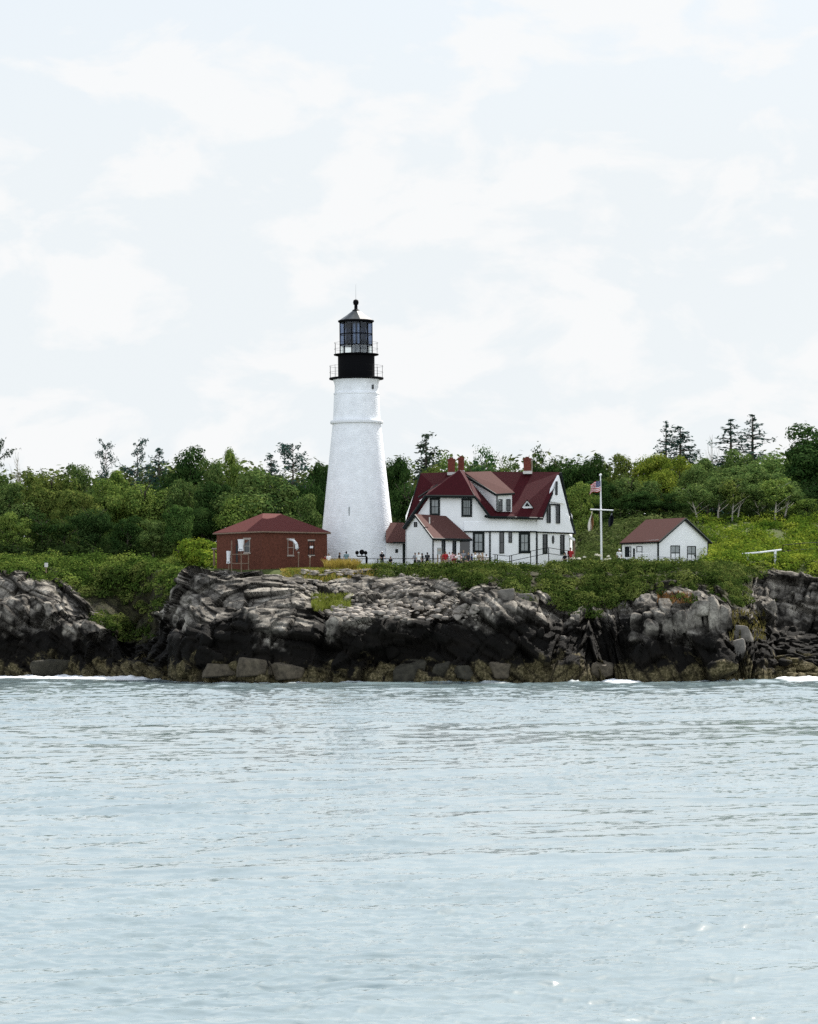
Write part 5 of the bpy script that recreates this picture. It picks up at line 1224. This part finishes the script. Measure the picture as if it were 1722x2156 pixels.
def sw(x0, y0, x1, y1): a = h7(x0, y0); b = h7(x1, y1); return a[0], a[1], b[0], b[1]
window(sh, *sw(165, 515, 250, 660), Ysl, 1.3, (0, 1), gm='dark_glass'); window(sh, *sw(325, 510, 406, 668), Ysl, 1.3, (0, 1), gm='dark_glass')
for r_ in ((800, 500, 930, 700), (1030, 508, 1152, 720)): window(sh, *sw(*r_), Ysr, 1.5, (1, 1), gm='dark_glass', blind=(0, .58))
mb = MB(); x0, y0 = h7(278, 540); x1, y1 = h7(304, 690); wbox(mb, x0, y0, x1, y1, Ysl, .04); dd = mb.build('door', 'black_trim', sh); MB().ell(P(x1 - 1, 1167, Ysl(x1) - .06), .04).build('handle', 'flashing', dd)
mb = MB(); mb.box(P(1492.5, 1176, Yc + .1), (.35, .4, .8)); mb.build('meter_box', 'stone_trim', sh)
mb = MB(); wbox(mb, 1450, 1187, 1489, 1196, Ysr, .12, 0); mb.build('foundation', 'concrete', sh)

# ------------------------------------------------------------------ flagpole and flags
FY = 297.0
fp = thing('flagpole', 'white flagpole with a cross yard between house and shed', 'flagpole', tuple(P(1266.5, 1190, FY)))
MB().chain([P(1266.5, 1195, FY), P(1265, 1073, FY), P(1264.2, 1003, FY)], [.105, .09, .05], 10).build('pole', 'white_paint', fp, True)
MB().tube(P(1242.5, 1072.5, FY - .12), P(1291, 1074.5, FY - .12), .062, .062, 8).build('yard_arm', 'white_paint', fp)
MB().ell(P(1264, 1000, FY), .13).build('ball_finial', 'white_paint', fp)
def flag_mat(name, kind):
    m = mat(name, (.5, .5, .5), .8, .1); n = m.node_tree.nodes; l = m.node_tree.links; b = n['Principled BSDF']
    uv = n.new('ShaderNodeUVMap'); sp = n.new('ShaderNodeSeparateXYZ'); l.new(uv.outputs[0], sp.inputs[0])
    if kind == 'us':
        mu = n.new('ShaderNodeMath'); mu.operation = 'MULTIPLY'; l.new(sp.outputs['Y'], mu.inputs[0]); mu.inputs[1].default_value = 6.5
        f = n.new('ShaderNodeMath'); f.operation = 'FRACT'; l.new(mu.outputs[0], f.inputs[0])
        g = n.new('ShaderNodeMath'); g.operation = 'LESS_THAN'; l.new(f.outputs[0], g.inputs[0]); g.inputs[1].default_value = .5
        mx = n.new('ShaderNodeMixRGB'); l.new(g.outputs[0], mx.inputs[0]); mx.inputs[1].default_value = (.78, .72, .72, 1); mx.inputs[2].default_value = (.42, .03, .04, 1)
        gx_ = n.new('ShaderNodeMath'); gx_.operation = 'LESS_THAN'; l.new(sp.outputs['X'], gx_.inputs[0]); gx_.inputs[1].default_value = .42
        gy_ = n.new('ShaderNodeMath'); gy_.operation = 'GREATER_THAN'; l.new(sp.outputs['Y'], gy_.inputs[0]); gy_.inputs[1].default_value = .4615
        an_ = n.new('ShaderNodeMath'); an_.operation = 'MULTIPLY'; l.new(gx_.outputs[0], an_.inputs[0]); l.new(gy_.outputs[0], an_.inputs[1])
        vo = n.new('ShaderNodeTexVoronoi'); vo.inputs['Scale'].default_value = 16; l.new(uv.outputs[0], vo.inputs['Vector']); vo.inputs['Randomness'].default_value = 0
        st = n.new('ShaderNodeMath'); st.operation = 'LESS_THAN'; l.new(vo.outputs['Distance'], st.inputs[0]); st.inputs[1].default_value = .22
        cn = n.new('ShaderNodeMixRGB'); l.new(st.outputs[0], cn.inputs[0]); cn.inputs[1].default_value = (.02, .03, .12, 1); cn.inputs[2].default_value = (.7, .7, .72, 1)
        m2 = n.new('ShaderNodeMixRGB'); l.new(an_.outputs[0], m2.inputs[0]); l.new(mx.outputs[0], m2.inputs[1]); l.new(cn.outputs[0], m2.inputs[2]); l.new(m2.outputs[0], b.inputs['Base Color'])
    elif kind == 'white':
        r_ = ramp(n, [(0, (.74, .70, .62)), (.6, (.74, .70, .62)), (.62, (.22, .11, .05)), (1, (.22, .11, .05))]); l.new(sp.outputs['X'], r_.inputs[0]); l.new(r_.outputs[0], b.inputs['Base Color'])
    else:
        r_ = ramp(n, [(0, (.012, .014, .02)), (.72, (.012, .014, .02)), (.74, (.35, .37, .4)), (.86, (.35, .37, .4)), (.88, (.012, .014, .02))]); l.new(sp.outputs['Y'], r_.inputs[0]); l.new(r_.outputs[0], b.inputs['Base Color'])
    return m
def flag(name, label, fn, m, nu=22, nv=16):
    me = bpy.data.meshes.new(name); vs_ = [fn(i / nu, j / nv) for i in range(nu + 1) for j in range(nv + 1)]
    og = Vector(vs_[nv]); fs = [(i * (nv + 1) + j, (i + 1) * (nv + 1) + j, (i + 1) * (nv + 1) + j + 1, i * (nv + 1) + j + 1) for i in range(nu) for j in range(nv)]
    me.from_pydata([tuple(Vector(v) - og) for v in vs_], [], fs); me.shade_smooth(); u = me.uv_layers.new(name='UVMap')
    for lp in me.loops:
        k = lp.vertex_index; u.data[lp.index].uv = ((k // (nv + 1)) / nu, (k % (nv + 1)) / nv)
    me.materials.append(m); o = bpy.data.objects.new(name, me); COL.objects.link(o); o.location = og
    md = o.modifiers.new('s', 'SOLIDIFY'); md.thickness = .012; bake(o)
    ORG[o.name] = og; tag(o, label, 'flag', 'flags on the flagpole'); return o
def us_fn(u, v):
    px = 1264.3 - 22 * u + 1.5 * math.sin(v * 4 + u * 5) * u; py = 1034 - 22 * v + 6 * u + 3 * math.sin(u * 7 + v * 1.4) * u
    return P(px, py, FY - .1 - .35 * math.sin(u * 6.5 + v * 1.2) * u)
flag('flag', 'striped flag with red and white stripes flying left from the pole top', us_fn, flag_mat('striped_flag', 'us'))
def limp(px0, py0, dx, ln, w_):
    def fn(u, v):
        t_ = 1 - v; px = px0 + dx * t_ + (u - .5) * w_ * min(1, t_ * 2.2 + .08) + 1.2 * math.sin(t_ * 7 + u * 3)
        return P(px, py0 + ln * t_ - u * 4 * t_, FY - .15 + .18 * math.sin(u * 9 + t_ * 3))
    return fn
flag('flag', 'limp white flag with a brown edge hanging from the left end of the yard', limp(1246, 1077, -3.5, 42, 10), flag_mat('white_flag', 'white'))
flag('flag', 'limp black flag hanging from the right end of the yard', limp(1288, 1076, -3.0, 34, 9), flag_mat('black_flag', 'black'))

# ------------------------------------------------------------------ railings, viewers, notice board, handrail
def fence(label, pts, posts, m='black_iron', hgt=1.05, rails=(1.0, .5), r=.028, group=None, name='railing'):
    """pts: (px, py of top rail, Y)"""
    W = [P(*p) for p in pts]; t = thing(name, label, 'railing', (W[0].x, W[0].y, W[0].z - hgt), group)
    for fr_ in rails:
        mb = MB(); rail_tube(mb, [w_ - Vector((0, 0, hgt * (1 - fr_))) for w_ in W], r); mb.build('rail', m, t)
    X_ = [p[0] for p in pts]
    for px in posts:
        py = np.interp(px, X_, [p[1] for p in pts]); Y = np.interp(px, X_, [p[2] for p in pts]); p = P(px, py, Y)
        mb = MB(); mb.tube(p - Vector((0, 0, hgt + .4)), p + Vector((0, 0, .03)), r * 1.5, n=7); mb.build('post', m, t)
    return t
fence('black pipe railing running before the tower and the annex', [(690, 1177, 294), (800, 1176.5, 292.6), (905, 1176, 292), (985, 1175.5, 292), (1037, 1174, 292)], [694, 720, 795, 850, 905, 960, 1000, 1030], group='railings on the cliff top', rails=(1, .45))
fence('black pipe railing rising and falling before the right part of the house', [(1037, 1167, 294), (1069, 1171, 293.5), (1117, 1160.5, 293.5), (1154, 1153, 293.5), (1178, 1157, 294), (1199, 1160, 294.5)], [1042, 1047, 1073, 1077, 1117, 1155, 1197], group='railings on the cliff top', rails=(1, .5))
fence('grey railing before the gable windows of the white shed', [(1384, 1172, 288), (1440, 1176, 288.6), (1491, 1181, 292)], [1400, 1445, 1488], 'grey_panel', group='railings on the cliff top', r=.03)
fence('white railing before the left wall of the white shed', [(1340, 1164.5, 288.4), (1372, 1167.5, 287.6)], [1341, 1356, 1370], 'white_paint', group='railings on the cliff top', r=.04, rails=(1,))
t = fence('white sloping handrail in the thicket right of the shed', [(1562, 1166.5, 292), (1600, 1163, 292), (1645, 1157.5, 292.5)], [1574, 1632], 'white_paint', group='railings on the cliff top', r=.085, rails=(1,), name='handrail')
fence('dark wire fence posts on the sunny hillside at the right', [(1648, 1148, 299), (1684, 1144, 301), (1724, 1142, 303)], [1648, 1684, 1720], 'black_iron', r=.03, rails=(1, .5), name='wire_fence', hgt=1.2)
VY_ = 290.5
vw = thing('signal_horns', 'black post carrying three round black drums before the tower', 'signal drums', tuple(P(771.8, 1200, VY_)))
MB().tube(P(771.5, 1203, VY_), P(771.8, 1172, VY_), .10, n=8).build('post', 'black_iron', vw)
MB().tube(P(751.5 + 10.5, 1171.5, VY_), P(769.5, 1171.5, VY_), .05, n=6)
mb = MB(); mb.tube(P(752 + 0, 1171.4, VY_), P(769.3, 1171.4, VY_), .055, n=7); mb.tube(P(769, 1171.4, VY_), P(772.2, 1171.4, VY_), .055, n=7); mb.build('cross_arm', 'black_iron', vw)
for px, py, r_, in ((751.6, 1163.6, 3.9), (761.8, 1162.4, 5.4), (769.6, 1164, 3.9)):
    mb = MB(); c = P(px, py, VY_); rad = r_ / F * VY_; mb.tube(c - Vector((0, .16, 0)), c + Vector((0, .16, 0)), rad, n=20); mb.ell(c - Vector((0, .16, 0)), (rad * .96, .07, rad * .96), 16, 6); dr_ = mb.build('drum', 'black_iron', vw)
    MB().tube(c - Vector((0, 0, rad)), P(px, 1171.4, VY_), .05, n=7).build('stem', 'black_iron', vw)
nb_ = thing('notice_board', 'grey notice board on two brown posts before the annex', 'notice board', tuple(P(925, 1190, 291.6)))
mb = MB(); wbox(mb, 919.8, 1153, 930.5, 1167.5, lambda x: 291.6, .04, .04); bd = mb.build('board', 'grey_panel', nb_)
mb = MB(); wbox(mb, 921.2, 1155, 929, 1160.5, lambda x: 291.6, .055, -.04); mb.build('poster', 'stone_trim', bd)
for px in (921.5, 929): MB().tube(P(px, 1195, 291.65), P(px, 1167.5, 291.65), .06).build('post', 'weathered_wood', nb_)
sg = thing('small_sign', 'small white square sign on a post on the left headland', 'sign', tuple(P(97, 1200, 312)))
mb = MB(); wbox(mb, 93.5, 1185, 101, 1194, lambda x: 312, .03, .03); mb.build('sign_plate', 'flashing', sg); MB().tube(P(97, 1206, 312.1), P(97, 1190, 312.1), .05).build('post', 'weathered_wood', sg)

# ------------------------------------------------------------------ people
def make_person(pose):
    """one continuous body mesh, plus clothing and hair, standing at the origin facing -Y, 1.72 m tall"""
    up = Vector((0, 0, 1)); L_ = {}
    seat = pose == 'crouch'; d = -.38 if seat else 0
    hip = .92 + d; shz = 1.43 + d
    st = {'stand': (.0, .0), 'walk': (.22, -.24), 'point': (.05, -.03), 'crouch': (.3, .28), 'lean': (.0, .05)}[pose]
    legs = []
    for s, f in ((-1, st[0]), (1, st[1])):
        hp_ = Vector((s * .09, 0, hip)); an_ = Vector((s * .10, -f * (1 if not seat else .1) + .02, .08)); kn = (hp_ + an_) / 2 + Vector((s * .02, -.05 if not seat else -.38, 0 if not seat else .16)); legs.append((hp_, kn, an_))
    arms = []
    for s in (-1, 1):
        sh_ = Vector((s * .19, 0, shz - .03))
        if pose == 'point' and s == 1: elb, wr = sh_ + Vector((.16, -.2, .02)), sh_ + Vector((.1, -.38, .2))
        elif pose == 'lean' or seat: elb, wr = sh_ + Vector((s * .07, -.1, -.27)), sh_ + Vector((s * .0, -.32, -.33))
        else: elb, wr = sh_ + Vector((s * .07, .03, -.29)), sh_ + Vector((s * .08, -.07 if pose != 'walk' else -s * .16, -.54))
        arms.append((sh_, elb, wr))
    hd = Vector((0, -.03, shz + .20)); body = MB()
    body.ell((0, .01, shz - .14), (.17, .105, .2)); body.ell((0, .01, hip + .19), (.145, .095, .2)); body.ell((0, .01, hip + .02), (.165, .11, .13))
    body.tube((0, .01, shz - .02), hd - Vector((0, -.01, .06)), .06, .055); body.ell(hd, (.076, .095, .118), 12, 9); body.ell(hd + Vector((0, -.03, -.06)), (.05, .06, .05))
    body.tube(hd + Vector((0, -.08, .03)), hd + Vector((0, -.118, -.02)), .012, .018, 6)
    for s in (-1, 1): body.ell(hd + Vector((s * .078, .01, -.01)), (.018, .03, .036))
    for hp_, kn, an_ in legs:
        body.chain([hp_, kn], [.085, .06], 10); body.ell(kn, .062); body.chain([kn, kn.lerp(an_, .35), an_], [.058, .056, .038], 10)
        body.chain([an_ + Vector((0, .03, -.035)), an_ + Vector((0, -.15, -.05))], [.045, .035], 8); body.ell(an_ + Vector((0, -.16, -.05)), (.045, .06, .03))
    for sh_, elb, wr in arms:
        body.ell(sh_, .062); body.chain([sh_, elb], [.052, .042], 9); body.ell(elb, .043); body.chain([elb, wr], [.041, .028], 9)
        h_ = (wr - elb).normalized(); body.ell(wr + h_ * .05, (.034, .034, .05))
    o = body.build('body', 'skin'); md = o.modifiers.new('r', 'REMESH'); md.mode = 'VOXEL'; md.voxel_size = .022; md.use_smooth_shade = True; md2 = o.modifiers.new('s', 'SMOOTH'); md2.iterations = 4; md2.factor = .5
    bake(o)
    # fingers are added to the same mesh
    fm = MB()
    for sh_, elb, wr in arms:
        h_ = (wr - elb).normalized(); sd = h_.orthogonal().normalized(); cu = h_.cross(sd)
        for k in range(4):
            b0 = wr + h_ * .085 + sd * (.024 - .016 * k); ln = (.062, .072, .067, .05)[k]; m1 = b0 + h_ * ln * .55 + cu * .008; m2 = m1 + h_ * ln * .4 + cu * .022; fm.chain([b0, m1, m2], [.009, .0085, .006], 6)
        b0 = wr + h_ * .04 + sd * .03; fm.chain([b0, b0 + sd * .025 + h_ * .03, b0 + sd * .03 + h_ * .06 + cu * .012], [.011, .010, .007], 6)
    for s in (-1, 1): fm.ell(hd + Vector((s * .03, -.088, .02)), (.012, .008, .009), 8, 5)
    bm = bmesh.new(); bm.from_mesh(o.data)
    vs_ = [bm.verts.new(v) for v in fm.v]
    for f in fm.f: 
        try: bm.faces.new([vs_[i] for i in f])
        except ValueError: pass
    ne = 2 * (2 + 8 * 0); bm.to_mesh(o.data); bm.free(); o.data.materials.append(MATS['eye']); o.data.shade_smooth()
    L_['body'] = o.data; bpy.data.objects.remove(o)
    def remeshed(nm, mb_, vx=.025):
        o = mb_.build(nm, 'cloth'); md = o.modifiers.new('r', 'REMESH'); md.mode = 'VOXEL'; md.voxel_size = vx; md.use_smooth_shade = True; md2 = o.modifiers.new('s', 'SMOOTH'); md2.iterations = 3; md2.factor = .5
        bake(o); me = o.data; bpy.data.objects.remove(o); return me
    s_ = MB(); s_.ell((0, .01, shz - .14), (.195, .13, .22)); s_.ell((0, .01, hip + .17), (.175, .125, .22)); s_.tube((0, .01, hip - .02), (0, .01, hip + .2), .165, .155, 14)
    for sh_, elb, wr in arms: s_.ell(sh_, .085); s_.chain([sh_, sh_.lerp(elb, .75)], [.078, .066], 10)
    L_['shirt'] = remeshed('shirt', s_)
    t_ = MB(); t_.ell((0, .01, hip + .02), (.18, .125, .12))
    for hp_, kn, an_ in legs: t_.chain([hp_, kn], [.108, .082], 10); t_.ell(kn, .083); t_.chain([kn, kn.lerp(an_, .93)], [.08, .066], 10)
    L_['trousers'] = remeshed('trousers', t_)
    h_ = MB(); h_.ell(hd + Vector((0, .015, .03)), (.092, .108, .118)); h_.ell(hd + Vector((0, .05, -.03)), (.085, .075, .1)); L_['hair'] = remeshed('hair', h_, .02)
    c_ = MB(); c_.lathe(hd + Vector((0, 0, 0)), [(.10, hd.z + .055), (.098, hd.z + .10), (.07, hd.z + .145), (.02, hd.z + .155)], 14); c_.tube(hd + Vector((0, -.05, .06)), hd + Vector((0, -.18, .05)), .07, .05, 10); L_['cap'] = remeshed('cap', c_, .02)
    b_ = MB(); b_.ell((0, .2, shz - .16), (.15, .1, .22)); b_.ell((0, .26, shz - .24), (.11, .06, .1)); L_['backpack'] = remeshed('backpack', b_)
    return L_
PM = {p: make_person(p) for p in ('stand', 'walk', 'point', 'crouch', 'lean')}
WHT, BLK, REDc, MAR, GRY, TEA, BLU_, TAN, PNK, DGR = (.75, .75, .76), (.012, .012, .015), (.35, .03, .035), (.13, .012, .018), (.25, .26, .28), (.16, .24, .26), (.03, .05, .13), (.36, .28, .2), (.6, .36, .38), (.05, .055, .06)
def person(px, yhead, Y, pose, face, shirt, trous, hair, label, cap=None, bag=None):
    me = PM[pose]; top = 1.16 + .38 if False else (1.74 if pose != 'crouch' else 1.36)
    p = P(px, yhead, Y); g = gz1(p.x, Y)
    sc = 1.0; z = p.z - top
    sc = min(1.06, max(.78, (p.z - g) / top)); root = bpy.data.objects.new('person', None); COL.objects.link(root); root.empty_display_size = .3
    root.location = (p.x, Y, p.z - top * sc); root.rotation_euler.z = face; root.scale = (sc, sc, sc)
    for nm, col in (('body', None), ('shirt', shirt), ('trousers', trous), ('hair', hair), ('cap', cap), ('backpack', bag)):
        if nm != 'body' and col is None: continue
        o = bpy.data.objects.new(nm, me[nm]); COL.objects.link(o); o.parent = root
        if col: o.color = (*col, 1)
    tag(root, label, 'person', 'visitors on the cliff top')
HB, HD, HL = (.03, .018, .012), (.008, .007, .007), (.25, .17, .09)
person(684, 1169, 292.2, 'stand', .6, MAR, BLK, HD, 'person in a dark red top at the right corner of the brick building')
person(692, 1166, 291.6, 'stand', 0, WHT, BLK, HD, 'person in a white shirt and black trousers right of the brick building')
person(714.6, 1163.5, 293.4, 'walk', 1.4, BLK, BLK, HD, 'person dressed in black walking left of the tower foot')
person(729, 1161, 292.6, 'stand', 3.0, TEA, DGR, HD, 'person in a grey teal shirt standing at the railing before the tower')
person(804, 1161, 294.6, 'lean', .3, BLK, DGR, HB, 'person with a white cap and black clothes before the right side of the tower', cap=WHT)
person(822.5, 1172, 291.0, 'crouch', -.8, BLK, BLU_, HD, 'person crouching in black at the lower right edge of the tower')
person(874, 1164, 292.8, 'lean', -.6, GRY, BLK, HB, 'person in grey leaning over the railing before the annex gable')
person(881.5, 1163, 291.6, 'stand', .3, WHT, DGR, HD, 'dark haired person in white beside the leaning one before the gable')
person(889, 1165, 293.2, 'walk', -1.2, DGR, BLK, HD, 'person in charcoal stepping right before the annex gable')
person(899.6, 1163, 292.9, 'stand', 3.0, BLK, BLK, HD, 'person all in black with a pack at the annex corner', bag=DGR)
person(931.5, 1164, 293.4, 'stand', .5, REDc, DGR, HD, 'person in a red shirt right next to the notice board')
person(938, 1161.5, 292.0, 'stand', -.2, REDc, TAN, HB, 'taller person in red with tan trousers right of the notice board')
person(946, 1163, 293.6, 'stand', .1, WHT, GRY, HD, 'person in a white shirt and grey trousers in the thick of the group')
person(952.4, 1162.5, 291.0, 'stand', -.3, PNK, TAN, HD, 'person in a pink top in the thick of the group')
person(955.8, 1171, 287.4, 'walk', .5, MAR, MAR, HB, 'person in long maroon clothes standing lowest, in front of the group')
person(959.5, 1166, 292.6, 'lean', .8, WHT, BLU_, HB, 'person in white and blue trousers leaning left of the striped one')
person(965.5, 1164, 291.2, 'point', -.4, WHT, BLK, HD, 'person in white holding up an arm before the dark porch', bag=BLK)
person(975.5, 1159.5, 294.2, 'stand', 0, GRY, DGR, HL, 'fair haired person in grey before the dark porch')
person(979, 1170, 291.4, 'lean', 1.1, DGR, BLK, HD, 'person in dark clothes bending at the railing below the porch')
person(986.5, 1164, 293.4, 'stand', -1.0, DGR, BLU_, HL, 'person in dark grey with fair hair right of the porch')
person(1000, 1163.5, 291.6, 'stand', 1.2, WHT, BLU_, HL, 'large person in a bright white shirt right of the porch')
person(1008.5, 1164, 293.4, 'stand', -.2, TAN, BLK, HB, 'person in a tan top right of the bright white shirt')
person(1016, 1164.5, 292.4, 'walk', -1.3, TAN, DGR, HL, 'last person at the right end of the group, in tan with fair hair', cap=TAN)
person(1189.5, 1163.5, 292.2, 'crouch', -1.0, BLK, BLK, HD, 'person in black sitting low at the right end of the house')
person(1201, 1153.5, 300.0, 'stand', .2, REDc, TAN, HB, 'person in red on the porch at the right end of the house')
person(1303.5, 1156.5, 290.6, 'stand', .4, WHT, DGR, HB, 'person with a white hat left of the white shed', cap=WHT)
person(941.5, 1166, 292.8, 'lean', -.9, BLK, GRY, HD, 'person in a black top leaning between the taller red one and the white shirt')
person(969.5, 1167, 292.9, 'stand', .9, PNK, DGR, HL, 'person in a pale pink top just left of the fair haired person in grey')
person(993, 1166.5, 293.8, 'walk', 1.3, BLU_, TAN, HB, 'person in a navy top walking between the dark grey one and the bright white shirt')
person(1024, 1167, 293.2, 'stand', -.5, WHT, TAN, HD, 'person in white and tan standing alone just right of the group')
